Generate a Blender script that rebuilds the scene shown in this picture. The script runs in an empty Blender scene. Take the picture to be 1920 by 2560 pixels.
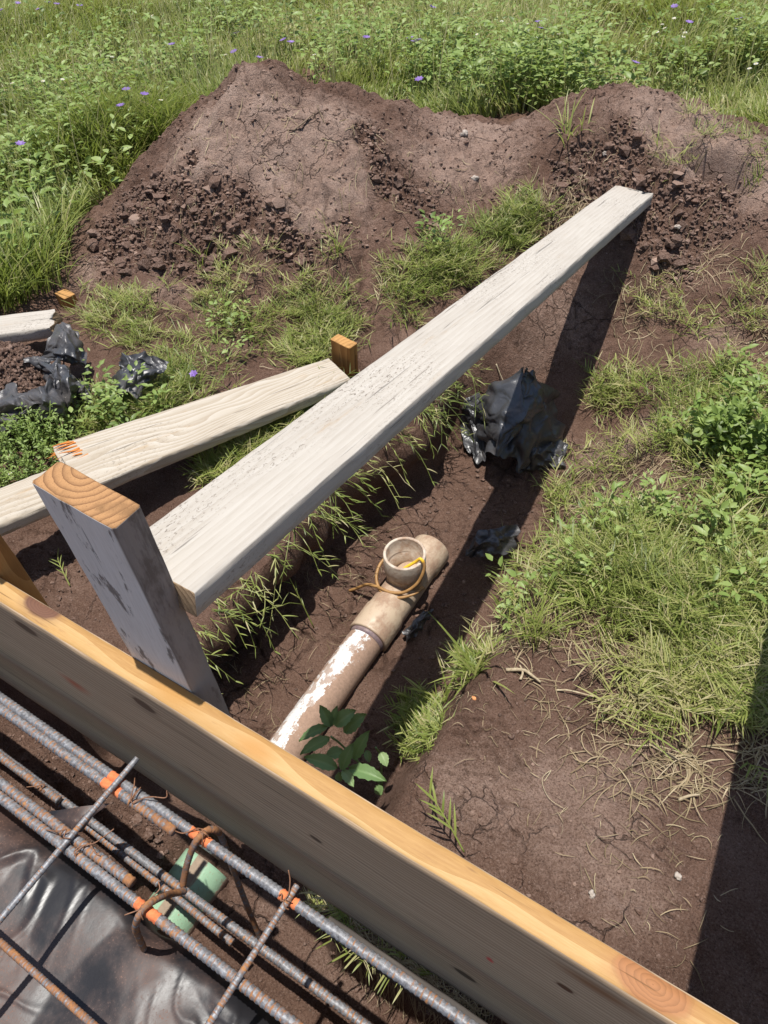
import bpy, bmesh, math, random
import numpy as np
from mathutils import Matrix, Vector

random.seed(7)
rng = np.random.default_rng(7)
scene = bpy.context.scene
C = scene.collection

# ------------------------------------------------------------------ camera, sky, sun, exposure
F = 1850.0
EYE = np.array([0.0, 0.0, 1.0])
_down = np.array([125.0, 1670.0, F]); _down /= np.linalg.norm(_down)
_u = np.array([-4120.0, -1740.0, F]); _u -= _down * (_u @ _down); _u /= np.linalg.norm(_u)
_X = -_u; _Z = -_down; _Y = np.cross(_Z, _X)
ROT = np.array([_X, _Y, _Z])                      # camera (right, down, forward) -> world
cam = bpy.data.cameras.new('camera'); cam_o = bpy.data.objects.new('camera', cam); C.objects.link(cam_o)
M4 = np.eye(4); M4[:3, 0] = ROT[:, 0]; M4[:3, 1] = -ROT[:, 1]; M4[:3, 2] = -ROT[:, 2]; M4[:3, 3] = EYE
cam_o.matrix_world = Matrix(M4.tolist())
cam.sensor_fit = 'VERTICAL'; cam.sensor_height = 36.0; cam.lens = 36.0 * F / 2560.0
cam.clip_start = 0.01; cam.clip_end = 2000
scene.camera = cam_o

SUN_DIR = np.array([-0.062, 0.033, 1.0]); SUN_DIR /= np.linalg.norm(SUN_DIR)
sun = bpy.data.lights.new('sun', 'SUN'); sun.energy = 4.5; sun.angle = math.radians(0.55); sun.color = (1.0, 0.965, 0.91)
sun_o = bpy.data.objects.new('sun', sun); C.objects.link(sun_o)
sun_o.rotation_euler = Vector(SUN_DIR.tolist()).to_track_quat('Z', 'Y').to_euler()
world = bpy.data.worlds.new('World'); scene.world = world; world.use_nodes = True
wn = world.node_tree
bg = wn.nodes['Background']
sky = wn.nodes.new('ShaderNodeTexSky'); sky.sky_type = 'NISHITA'; sky.sun_disc = False
sky.sun_elevation = math.asin(SUN_DIR[2]); sky.sun_rotation = math.atan2(SUN_DIR[0], SUN_DIR[1])
wn.links.new(sky.outputs[0], bg.inputs[0]); bg.inputs[1].default_value = 0.10
scene.view_settings.view_transform = 'Standard'; scene.view_settings.look = 'None'
scene.view_settings.exposure = 0.45; scene.view_settings.gamma = 1.0
scene.cycles.max_bounces = 6; scene.cycles.transparent_max_bounces = 6

# ------------------------------------------------------------------ helpers: photo rays, noise
def ray(px, py): return ROT @ np.array([px - 960.0, py - 1280.0, F])
def at(px, py, z=None, y=None):
    d = ray(px, py)
    t = (z - EYE[2]) / d[2] if z is not None else (y - EYE[1]) / d[1]
    return EYE + d * t
def sst(a, b, x):
    t = np.clip((x - a) / (b - a), 0, 1); return t * t * (3 - 2 * t)

def _hash(ix, iy, seed):
    h = (ix.astype(np.int64) * 374761393 + iy.astype(np.int64) * 668265263 + seed * 1442695041) & 0xffffffff
    h = ((h ^ (h >> 13)) * 1274126177) & 0xffffffff
    h = ((h ^ (h >> 16)) * 2246822519) & 0xffffffff
    return ((h ^ (h >> 15)) & 0xffffff) / float(0xffffff)
def vnoise(x, y, seed=0):
    ix = np.floor(x); iy = np.floor(y); fx = x - ix; fy = y - iy
    fx = fx * fx * fx * (fx * (fx * 6 - 15) + 10); fy = fy * fy * fy * (fy * (fy * 6 - 15) + 10)
    a = _hash(ix, iy, seed); b = _hash(ix + 1, iy, seed); c = _hash(ix, iy + 1, seed); d = _hash(ix + 1, iy + 1, seed)
    return (a + (b - a) * fx) * (1 - fy) + (c + (d - c) * fx) * fy - 0.5
def fbm(x, y, octs=4, seed=0, gain=0.5, lac=2.03):
    s = 0; a = 1.0
    for k in range(octs):
        s = s + a * vnoise(x, y, seed + k * 17); x = x * lac + 3.1; y = y * lac - 1.7; a *= gain
    return s
def worley(x, y, seed=0):
    ix = np.floor(x); iy = np.floor(y)
    f1 = np.full(x.shape, 9.0); f2 = np.full(x.shape, 9.0); idv = np.zeros(x.shape)
    for dx in (-1, 0, 1):
        for dy in (-1, 0, 1):
            cx = ix + dx; cy = iy + dy
            px = cx + _hash(cx, cy, seed); py = cy + _hash(cx, cy, seed + 91)
            d = np.hypot(px - x, py - y); idc = _hash(cx, cy, seed + 7)
            new = d < f1
            f2 = np.where(new, f1, np.minimum(f2, d)); idv = np.where(new, idc, idv); f1 = np.where(new, d, f1)
    return f1, f2, idv
def facets(x, y, seed=0):
    """piecewise flat crumple: the highest of the tilted planes of the neighbouring cells"""
    ix = np.floor(x); iy = np.floor(y); best = np.full(x.shape, -9.0)
    for dx in (-1, 0, 1):
        for dy in (-1, 0, 1):
            cx = ix + dx; cy = iy + dy
            px = cx + _hash(cx, cy, seed); py = cy + _hash(cx, cy, seed + 91)
            gx = (_hash(cx, cy, seed + 5) - .5) * 1.7; gy = (_hash(cx, cy, seed + 6) - .5) * 1.7
            d2 = (x - px) ** 2 + (y - py) ** 2
            best = np.maximum(best, gx * (x - px) + gy * (y - py) - d2 * .9)
    return best

# ------------------------------------------------------------------ helpers: meshes and objects
def new_mesh(name, V, faces, mats=(), smooth=True, attrs=None, mat_idx=None):
    """faces: list of int arrays (n,k), one array for each face size"""
    me = bpy.data.meshes.new(name)
    V = np.asarray(V, np.float32)
    if not isinstance(faces, (list, tuple)): faces = [faces]
    faces = [np.asarray(f, np.int32) for f in faces if len(f)]
    loops = np.concatenate([f.ravel() for f in faces])
    sizes = np.concatenate([np.full(len(f), f.shape[1], np.int32) for f in faces])
    starts = np.concatenate([[0], np.cumsum(sizes)[:-1]]).astype(np.int32)
    me.vertices.add(len(V)); me.vertices.foreach_set('co', V.ravel())
    me.loops.add(len(loops)); me.loops.foreach_set('vertex_index', loops)
    me.polygons.add(len(sizes)); me.polygons.foreach_set('loop_start', starts); me.polygons.foreach_set('loop_total', sizes)
    me.polygons.foreach_set('use_smooth', np.full(len(sizes), smooth, bool))
    for m in mats: me.materials.append(m)
    if mat_idx is not None: me.polygons.foreach_set('material_index', np.asarray(mat_idx, np.int32))
    me.update(calc_edges=True)
    for k, a in (attrs or {}).items():
        a = np.asarray(a, np.float32)
        if a.ndim == 1:
            me.attributes.new(k, 'FLOAT', 'POINT').data.foreach_set('value', a)
        else:
            me.attributes.new(k, 'FLOAT_VECTOR', 'POINT').data.foreach_set('vector', a.ravel())
    return me
def tag(o, label=None, cat=None, group=None, kind=None):
    if label: o['label'] = label
    if cat: o['category'] = cat
    if group: o['group'] = group
    if kind: o['kind'] = kind
    return o
def empty(name, loc):
    o = bpy.data.objects.new(name, None); C.objects.link(o); o.location = [float(v) for v in loc]; o.empty_display_size = .05
    return o
def link(name, me, parent=None, loc=None):
    """vertices are given in world coordinates; the origin goes to loc, or to the parent's place"""
    o = bpy.data.objects.new(name, me); C.objects.link(o)
    if parent is not None:
        base = np.zeros(3); q = parent
        while q is not None:
            base += np.array(q.location); q = q.parent
        shift = base; o.parent = parent; o.location = (0, 0, 0)
    else:
        if loc is None:
            n = len(me.vertices); co = np.empty(n * 3, np.float32); me.vertices.foreach_get('co', co); co = co.reshape(-1, 3)
            loc = [co[:, 0].mean(), co[:, 1].mean(), co[:, 2].min()]
        shift = np.array(loc, float); o.location = [float(v) for v in loc]
    me.transform(Matrix.Translation(Vector([-float(v) for v in shift])))
    return o
def merge(parts):
    """parts: list of (V, faces[list of arrays], attrs dict) -> one"""
    Vs = []; by = {}; at_ = {}; n = 0
    for V, fs, A in parts:
        Vs.append(V)
        for f in fs:
            f = np.asarray(f); by.setdefault(f.shape[1], []).append(f + n)
        for k, a in A.items(): at_.setdefault(k, []).append(a)
        n += len(V)
    return np.concatenate(Vs), [np.concatenate(v) for v in by.values()], {k: np.concatenate(v) for k, v in at_.items()}

def crom(P, n):
    P = np.asarray(P, float); Q = np.vstack([2 * P[0] - P[1], P, 2 * P[-1] - P[-2]]); out = []
    for i in range(1, len(Q) - 2):
        t = np.linspace(0, 1, n, endpoint=False)[:, None]
        a, b, c, d = Q[i - 1], Q[i], Q[i + 1], Q[i + 2]
        out.append(.5 * (2 * b + (c - a) * t + (2 * a - 5 * b + 4 * c - d) * t ** 2 + (3 * b - a - 3 * c + d) * t ** 3))
    out.append(P[-1:]); return np.vstack(out)
def tube(P, r, seg=10, rfun=None, cap=True):
    """sweep along P; rfun(s, theta) scales the radius; returns V, faces, attrs s"""
    P = np.asarray(P, float); n = len(P)
    T = np.gradient(P, axis=0); T /= np.linalg.norm(T, axis=1)[:, None]
    ref = np.array([0, 0, 1.0]) if abs(T[0][2]) < .9 else np.array([1.0, 0, 0])
    N = np.zeros((n, 3)); v = ref - T[0] * (ref @ T[0]); N[0] = v / np.linalg.norm(v)
    for i in range(1, n):
        v = N[i - 1] - T[i] * (N[i - 1] @ T[i]); N[i] = v / np.linalg.norm(v)
    B = np.cross(T, N)
    s = np.concatenate([[0], np.cumsum(np.linalg.norm(np.diff(P, axis=0), axis=1))])
    th = np.linspace(0, 2 * math.pi, seg, endpoint=False)
    S, TH = np.meshgrid(s, th, indexing='ij')
    R = np.broadcast_to(np.asarray(r, float).reshape(-1, 1) if np.ndim(r) else np.full((1, 1), r), S.shape).copy()
    if rfun is not None: R = R * rfun(S, TH)
    V = P[:, None, :] + N[:, None, :] * (R * np.cos(TH))[..., None] + B[:, None, :] * (R * np.sin(TH))[..., None]
    V = V.reshape(-1, 3)
    i = np.arange(n - 1)[:, None] * seg; j = np.arange(seg)[None, :]; k = (j + 1) % seg
    q = np.stack([i + j, i + k, i + seg + k, i + seg + j], -1).reshape(-1, 4)
    fs = [q]; ss = S.ravel()
    if cap:
        V = np.vstack([V, P[:1], P[-1:]]); a = len(V) - 2; b = len(V) - 1; jj = np.arange(seg); kk = (jj + 1) % seg
        fs.append(np.concatenate([np.stack([np.full(seg, a), kk, jj], 1), np.stack([np.full(seg, b), (n - 1) * seg + jj, (n - 1) * seg + kk], 1)]))
        ss = np.concatenate([ss, [s[0], s[-1]]])
    return V, fs, {'s': ss}
def sheet(G, nsub, amp=0.0, cell=8.0, seed=0, thick=0.0, amp2=0.0):
    """bicubic sheet through a control grid G (m,n,3), crumpled along its normals"""
    G = np.asarray(G, float)
    rows = np.array([crom(g, nsub) for g in G]); cols = np.array([crom(rows[:, j], nsub) for j in range(rows.shape[1])])
    P = cols.transpose(1, 0, 2); m, n = P.shape[:2]
    du = np.gradient(P, axis=0); dv = np.gradient(P, axis=1)
    N = np.cross(du, dv); N /= np.linalg.norm(N, axis=2)[..., None] + 1e-9
    lu = np.cumsum(np.linalg.norm(du, axis=2), axis=0); lv = np.cumsum(np.linalg.norm(dv, axis=2), axis=1)
    d = amp * facets(lu * cell, lv * cell, seed) + amp * .6 * facets(lu * cell * 2.3 + 5, lv * cell * 2.3, seed + 3)
    if amp2:
        pl = lu * 1.0 + .7 * lv + .05 * fbm(lu * cell, lv * cell, 3, seed + 21)
        d = d + amp * .5 * (1 - np.abs(np.sin(pl * cell * 4.2))) * np.clip(.5 + 1.6 * fbm(lu * cell * .6, lv * cell * .6, 2, seed + 22), 0, 1)
        rim = np.minimum(np.minimum(np.arange(m)[:, None], m - 1 - np.arange(m)[:, None]) / m, np.minimum(np.arange(n)[None], n - 1 - np.arange(n)[None]) / n)
        rim = np.clip(1 - rim / .14, 0, 1)
        P = P + (du / (np.linalg.norm(du, axis=2)[..., None] + 1e-9)) * (rim * 1.5 * amp * fbm(lv * cell * 1.6, lu * cell * 1.6, 3, seed + 31))[..., None] + (dv / (np.linalg.norm(dv, axis=2)[..., None] + 1e-9)) * (rim * 1.5 * amp * fbm(lu * cell * 1.6 + 9, lv * cell * 1.6, 3, seed + 32))[..., None]
    if amp2: d = d + amp2 * fbm(lu * cell * 3, lv * cell * 3, 3, seed + 9)
    P = P + N * d[..., None]
    V = P.reshape(-1, 3)
    i = np.arange(m - 1)[:, None] * n; j = np.arange(n - 1)[None, :]
    q = np.stack([i + j, i + j + 1, i + n + j + 1, i + n + j], -1).reshape(-1, 4)
    return V, [q], {}

def crumple(G, levels=2, jit=.16, seed=0, rag=.18, soft=5):
    """thin film folded by midpoint displacement: flat triangular panels with sharp creases"""
    r = np.random.default_rng(seed); P = np.asarray(G, float)
    for l in range(levels):
        m, n = P.shape[:2]
        Q = np.zeros((2 * m - 1, 2 * n - 1, 3)); Q[::2, ::2] = P
        Q[1::2, ::2] = (P[:-1] + P[1:]) / 2; Q[:, 1::2] = (Q[:, :-2:2] + Q[:, 2::2]) / 2
        du = np.gradient(Q, axis=0); dv = np.gradient(Q, axis=1); N = np.cross(du, dv); N /= np.linalg.norm(N, axis=2)[..., None] + 1e-9
        L = (np.linalg.norm(du, axis=2) + np.linalg.norm(dv, axis=2))
        new = np.ones(Q.shape[:2]); new[::2, ::2] = .25
        fade = [1.0, .75, .4, .3][min(l, 3)]
        Q += N * (new * L * jit * fade * r.normal(size=L.shape))[..., None]
        Q += (du * r.normal(0, .2, L.shape)[..., None] + dv * r.normal(0, .2, L.shape)[..., None]) * new[..., None] * fade
        e = np.zeros(L.shape); e[0] = e[-1] = fade; e[:, 0] = e[:, -1] = fade
        Q += (du * r.normal(0, rag, L.shape)[..., None] + dv * r.normal(0, rag, L.shape)[..., None]) * e[..., None]
        P = Q
    if soft:
        rows = np.array([crom(g, soft) for g in P]); P = np.array([crom(rows[:, j], soft) for j in range(rows.shape[1])]).transpose(1, 0, 2)
        du = np.gradient(P, axis=0); dv = np.gradient(P, axis=1); N = np.cross(du, dv); N /= np.linalg.norm(N, axis=2)[..., None] + 1e-9
        lu = np.cumsum(np.linalg.norm(du, axis=2), axis=0); lv = np.cumsum(np.linalg.norm(dv, axis=2), axis=1)
        q = lu * math.cos(seed) + lv * math.sin(seed); q2 = lv * math.cos(seed) - lu * math.sin(seed)
        pleat = np.clip(1 - np.abs(fbm(q * 34, q2 * 7, 2, seed)) * 4.5, 0, 1) ** 1.3
        P = P + N * (pleat * .0035 + .0018 * facets(lu * 30, lv * 30, seed + 3))[..., None]
    m, n = P.shape[:2]; V = P.reshape(-1, 3)
    i = np.arange(m - 1)[:, None] * n; j = np.arange(n - 1)[None, :]
    a, b, c, d = [k.ravel() for k in np.broadcast_arrays(i + j, i + j + 1, i + n + j + 1, i + n + j)]
    alt = ((np.arange(m - 1)[:, None] + np.arange(n - 1)[None]) % 2).ravel()[:, None] == 0
    t1 = np.where(alt, np.stack([a, b, c], 1), np.stack([a, b, d], 1)); t2 = np.where(alt, np.stack([a, c, d], 1), np.stack([b, c, d], 1))
    return V, [np.concatenate([t1, t2])], {}

# ------------------------------------------------------------------ helpers: materials
class NT:
    def __init__(s, name):
        s.m = bpy.data.materials.new(name); s.m.use_nodes = True; s.t = s.m.node_tree
        s.bsdf = s.t.nodes['Principled BSDF']; s.out = s.t.nodes['Material Output']
    def n(s, kind, **kw):
        nd = s.t.nodes.new(kind)
        for k, v in kw.items(): setattr(nd, k, v)
        return nd
    def set(s, sock, v):
        if v is None: return
        if isinstance(v, bpy.types.NodeSocket): s.t.links.new(v, sock)
        elif isinstance(v, (tuple, list)) and len(v) == 3 and sock.type == 'RGBA': sock.default_value = (*v, 1)
        else: sock.default_value = v
    def obj(s): return s.n('ShaderNodeTexCoord').outputs['Object']
    def attr(s, name, vec=False):
        a = s.n('ShaderNodeAttribute'); a.attribute_name = name
        return a.outputs['Vector' if vec else 'Fac']
    def map(s, vec, scale=(1, 1, 1), loc=(0, 0, 0), rot=(0, 0, 0)):
        m = s.n('ShaderNodeMapping'); s.set(m.inputs[0], vec); m.inputs[1].default_value = loc; m.inputs[2].default_value = rot; m.inputs[3].default_value = scale
        return m.outputs[0]
    def noise(s, vec, scale, detail=4, rough=.55, dist=0):
        t = s.n('ShaderNodeTexNoise'); s.set(t.inputs['Vector'], vec); t.inputs['Scale'].default_value = scale
        t.inputs['Detail'].default_value = detail; t.inputs['Roughness'].default_value = rough; t.inputs['Distortion'].default_value = dist
        return t.outputs['Fac']
    def voro(s, vec, scale, feature='F1', rnd=1):
        t = s.n('ShaderNodeTexVoronoi'); t.feature = feature; s.set(t.inputs['Vector'], vec); t.inputs['Scale'].default_value = scale; t.inputs['Randomness'].default_value = rnd
        return t.outputs['Distance']
    def wave(s, vec, scale, dist=0, detail=2, dscale=1, kind='BANDS', direction='Y'):
        t = s.n('ShaderNodeTexWave'); t.wave_type = kind
        if kind == 'BANDS': t.bands_direction = direction
        else: t.rings_direction = direction
        s.set(t.inputs['Vector'], vec); t.inputs['Scale'].default_value = scale; t.inputs['Distortion'].default_value = dist
        t.inputs['Detail'].default_value = detail; t.inputs['Detail Scale'].default_value = dscale
        return t.outputs['Fac']
    def ramp(s, fac, stops, interp='LINEAR'):
        r = s.n('ShaderNodeValToRGB'); r.color_ramp.interpolation = interp; e = r.color_ramp.elements
        while len(e) < len(stops): e.new(.5)
        for el, (p, c) in zip(e, stops):
            el.position = p; el.color = (*c, 1) if isinstance(c, (tuple, list)) else (c, c, c, 1)
        s.set(r.inputs[0], fac); return r.outputs[0]
    def mix(s, fac, a, b, mode='MIX'):
        m = s.n('ShaderNodeMix'); m.data_type = 'RGBA'; m.blend_type = mode
        s.set(m.inputs[0], fac); s.set(m.inputs[6], a); s.set(m.inputs[7], b); return m.outputs[2]
    def math(s, op, a, b=None, c=None, clamp=False):
        m = s.n('ShaderNodeMath'); m.operation = op; m.use_clamp = clamp
        s.set(m.inputs[0], a); s.set(m.inputs[1], b)
        if c is not None: s.set(m.inputs[2], c)
        return m.outputs[0]
    def sstep(s, a, b, x):
        m = s.n('ShaderNodeMapRange'); m.interpolation_type = 'SMOOTHSTEP'
        s.set(m.inputs[0], x); m.inputs[1].default_value = a; m.inputs[2].default_value = b; return m.outputs[0]
    def sep(s, vec):
        m = s.n('ShaderNodeSeparateXYZ'); s.set(m.inputs[0], vec); return m.outputs
    def vdist(s, vec, p, scale=(1, 1, 1)):
        m = s.n('ShaderNodeVectorMath'); m.operation = 'SUBTRACT'; s.set(m.inputs[0], vec); m.inputs[1].default_value = p
        k = s.n('ShaderNodeVectorMath'); k.operation = 'MULTIPLY'; s.set(k.inputs[0], m.outputs[0]); k.inputs[1].default_value = scale
        l = s.n('ShaderNodeVectorMath'); l.operation = 'LENGTH'; s.set(l.inputs[0], k.outputs[0]); return l.outputs['Value']
    def bump(s, h, strength=.5, dist=.01, normal=None):
        b = s.n('ShaderNodeBump'); s.set(b.inputs['Height'], h); b.inputs['Strength'].default_value = strength; b.inputs['Distance'].default_value = dist
        if normal is not None: s.set(b.inputs['Normal'], normal)
        return b.outputs[0]
    def fin(s, color, rough=.8, normal=None, spec=.3, metal=0, coat=None):
        b = s.bsdf.inputs
        s.set(b['Base Color'], color); s.set(b['Roughness'], rough); s.set(b['Specular IOR Level'], spec); s.set(b['Metallic'], metal)
        if normal is not None: s.set(b['Normal'], normal)
        return s.m

# soil: red-brown clay, pale where the crust has dried, dark and crumbly where freshly dug
def soil_mat():
    t = NT('soil'); o = t.obj()
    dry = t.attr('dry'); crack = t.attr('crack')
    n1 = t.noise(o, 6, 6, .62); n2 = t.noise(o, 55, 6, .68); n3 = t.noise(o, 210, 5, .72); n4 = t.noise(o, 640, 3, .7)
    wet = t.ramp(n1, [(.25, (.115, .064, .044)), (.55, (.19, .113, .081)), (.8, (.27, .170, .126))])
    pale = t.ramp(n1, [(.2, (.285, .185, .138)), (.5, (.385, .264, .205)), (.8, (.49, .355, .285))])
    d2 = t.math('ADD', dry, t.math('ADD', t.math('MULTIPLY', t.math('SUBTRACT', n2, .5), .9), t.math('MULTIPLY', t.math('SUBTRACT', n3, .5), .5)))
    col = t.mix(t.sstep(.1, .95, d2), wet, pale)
    # crumb grain: dark specks painted as pit shade, and dry pale grains
    grain = t.math('ADD', t.math('MULTIPLY', n3, .6), t.math('MULTIPLY', n4, .4))
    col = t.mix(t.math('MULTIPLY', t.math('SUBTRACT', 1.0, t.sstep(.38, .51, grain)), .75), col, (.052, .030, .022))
    col = t.mix(t.math('MULTIPLY', t.sstep(.525, .63, grain), .6), col, t.mix(.5, col, (.52, .41, .34)))
    grit = t.ramp(t.voro(o, 230), [(.0, 1.0), (.15, 0.0)])
    col = t.mix(t.math('MULTIPLY', t.math('MULTIPLY', grit, t.sstep(.57, .63, t.noise(o, 90, 2))), .7), col, (.58, .48, .40))
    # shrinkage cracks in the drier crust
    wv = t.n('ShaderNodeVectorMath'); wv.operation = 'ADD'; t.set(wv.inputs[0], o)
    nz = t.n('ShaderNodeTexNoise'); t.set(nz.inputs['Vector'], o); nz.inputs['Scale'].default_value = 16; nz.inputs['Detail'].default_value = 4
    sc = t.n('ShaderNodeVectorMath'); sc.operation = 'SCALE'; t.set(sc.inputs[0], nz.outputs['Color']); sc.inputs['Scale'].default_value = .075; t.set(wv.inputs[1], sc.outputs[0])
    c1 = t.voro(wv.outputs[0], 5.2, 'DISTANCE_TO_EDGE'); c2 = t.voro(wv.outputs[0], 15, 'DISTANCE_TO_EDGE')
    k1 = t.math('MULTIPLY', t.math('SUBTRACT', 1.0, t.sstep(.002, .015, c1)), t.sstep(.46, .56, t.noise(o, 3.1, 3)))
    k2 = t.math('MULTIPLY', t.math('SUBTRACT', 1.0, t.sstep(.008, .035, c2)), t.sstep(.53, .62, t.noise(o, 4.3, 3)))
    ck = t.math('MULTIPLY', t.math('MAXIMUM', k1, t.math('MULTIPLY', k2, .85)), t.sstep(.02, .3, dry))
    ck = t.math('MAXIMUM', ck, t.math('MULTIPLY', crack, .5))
    col = t.mix(t.math('MULTIPLY', ck, .62), col, (.028, .017, .013))  # shade of the crack depth darkened into the colour
    h = t.math('SUBTRACT', t.math('ADD', t.math('MULTIPLY', n2, .8), t.math('ADD', t.math('MULTIPLY', n3, .45), t.math('MULTIPLY', n4, .15))), t.math('MULTIPLY', ck, .7))
    return t.fin(col, .95, t.bump(h, 1.0, .022), .1)
SOIL = soil_mat()
def clod_mat():
    t = NT('soil_lumps'); o = t.obj(); tint = t.attr('tint')
    n = t.noise(o, 160, 4, .65)
    col = t.ramp(tint, [(0, (.060, .035, .025)), (.45, (.120, .070, .050)), (1, (.34, .238, .185))])
    col = t.mix(t.sstep(.35, .7, n), col, t.mix(.5, col, (.30, .215, .175)))
    return t.fin(col, .96, t.bump(n, .7, .006), .1)
CLOD = clod_mat()
def leaf_mat(name, stops, trans=.32, rough=.45, spec=.4):
    t = NT(name); tint = t.attr('tint'); o = t.obj()
    col = t.ramp(tint, stops)
    n = t.noise(o, 3.0, 3)
    col = t.mix(t.math('MULTIPLY', t.sstep(.35, .7, n), .35), col, t.mix(.6, col, (.17, .17, .055)))
    t.fin(col, rough, None, spec)
    tr = t.n('ShaderNodeBsdfTranslucent'); t.set(tr.inputs[0], t.mix(.5, col, (.32, .40, .06), 'MIX'))
    mx = t.n('ShaderNodeMixShader'); mx.inputs[0].default_value = trans + .08
    t.t.links.new(t.bsdf.outputs[0], mx.inputs[1]); t.t.links.new(tr.outputs[0], mx.inputs[2]); t.t.links.new(mx.outputs[0], t.out.inputs[0])
    return t.m
GRASS = leaf_mat('grass_blade', [(0, (.08, .115, .022)), (.35, (.18, .235, .046)), (.62, (.31, .355, .09)), (.8, (.42, .42, .15)), (.93, (.50, .44, .22)), (1, (.54, .46, .28))])
WEED = leaf_mat('weed_leaf', [(0, (.11, .17, .035)), (.5, (.235, .335, .08)), (1, (.37, .465, .155))])
STRAW = leaf_mat('dry_straw', [(0, (.20, .145, .085)), (.5, (.36, .275, .17)), (1, (.52, .42, .28))], .12, .7, .2)
BROAD = leaf_mat('broad_leaf', [(0, (.09, .17, .06)), (.5, (.17, .28, .10)), (1, (.28, .38, .17))], .22, .5, .4)

# sawn lumber; the mesh carries 'g' = (metres along, across, through the board)
def lumber(name, stops, ring=24, stretch=3.0, knots=(), stain=None, bump=.35, grainmix=.5, rough=.75, extra=None, flecks=0.0, warp_amt=.10):
    t = NT(name); g = t.attr('g', True)
    gs = t.map(g, (stretch, 14 * stretch, 14 * stretch))
    w = t.noise(t.map(g, (.55, 2.6, 2.6)), 3.0, 2)
    kd = None
    gv = g
    base = t.wave(t.map(g, (1.0, 1, 1)), ring, 5.0, 3, .8, 'BANDS', 'Y') if ring else None
    fine = t.noise(gs, 11, 5, .7)
    f = fine
    if base is not None:
        sx = t.sep(g)
        warp = t.math('ADD', sx[1], t.math('MULTIPLY', t.math('SUBTRACT', w, .5), warp_amt))
        ringv = t.math('FRACT', t.math('MULTIPLY', warp, float(ring)))
        ringv = t.math('POWER', ringv, 2.2)
        f = t.math('ADD', t.math('MULTIPLY', ringv, grainmix), t.math('MULTIPLY', fine, 1 - grainmix))
    col = t.ramp(f, stops)
    big = t.noise(t.map(g, (1.5, 6, 6)), 2.0, 4)
    col = t.mix(t.sstep(.35, .75, big), col, t.mix(.28, col, stops[0][1]))
    for (p, r, kc, el) in knots:
        d = t.vdist(g, p, (1 / r, el / r, 0.0))
        dn = t.math('ADD', d, t.math('MULTIPLY', t.math('SUBTRACT', t.noise(g, 40, 3), .5), .28))
        rings = t.math('FRACT', t.math('MULTIPLY', dn, 6.0))
        smear = el > 2.0                                            # a grain swirl rather than a round knot
        kcol = t.mix(t.math('MULTIPLY', t.math('POWER', rings, 2.0), .12 if smear else .8), kc, tuple(c * .55 for c in kc))
        col = t.mix(t.math('MULTIPLY', t.math('SUBTRACT', 1.0, t.sstep(.25 if smear else .78, 1.25 if smear else 1.12, dn)), .75 if smear else 1.0), col, kcol)
        col = t.mix(t.math('MULTIPLY', t.math('SUBTRACT', 1.0, t.sstep(1.0, 1.6, dn)), .25), col, kc)
    if stain:
        sc, amt, lo, hi, vecs = stain
        sn = t.noise(t.map(g, vecs), 1.0, 6, .7)
        col = t.mix(t.math('MULTIPLY', t.sstep(lo, hi, sn), amt), col, sc)
    if flecks:
        fl = t.noise(t.map(g, (95, 240, 240)), 1.0, 4, .7, .8)
        zone = t.sstep(.44, .66, t.noise(t.map(g, (2.2, 7, 7)), 1.0, 3))
        col = t.mix(t.math('MULTIPLY', t.math('MULTIPLY', t.sstep(.56, .62, fl), zone), flecks), col, (.10, .075, .055))
    crk = t.noise(t.map(g, (2.2, 95, 95)), 1.0, 3, .6, .3)
    ck = t.sstep(.64, .675, crk)
    col = t.mix(t.math('MULTIPLY', ck, .6), col, tuple(c * .3 for c in stops[0][1]))
    if extra: col = extra(t, g, col)
    h = t.math('SUBTRACT', f, t.math('MULTIPLY', ck, 1.2))
    return t.fin(col, rough, t.bump(h, bump, .003), .25)
def end_grain(name, c0, c1, centre, scale=85):
    t = NT(name); g = t.attr('g', True)
    d = t.vdist(g, centre, (0, 1, 1))
    n = t.noise(g, 25, 4, .6)
    r = t.math('FRACT', t.math('ADD', t.math('MULTIPLY', d, float(scale)), t.math('MULTIPLY', n, .9)))
    r = t.math('POWER', r, 3.0)
    fine = t.noise(g, 500, 3, .7)
    col = t.mix(r, c0, c1); col = t.mix(t.sstep(.5, .75, n), col, tuple(c * .55 for c in c0))
    col = t.mix(t.math('MULTIPLY', t.sstep(.5, .7, fine), .35), col, tuple(c * .5 for c in c1))
    return t.fin(col, .85, t.bump(t.math('ADD', fine, t.math('MULTIPLY', r, .4)), .4, .002), .2)

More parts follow.
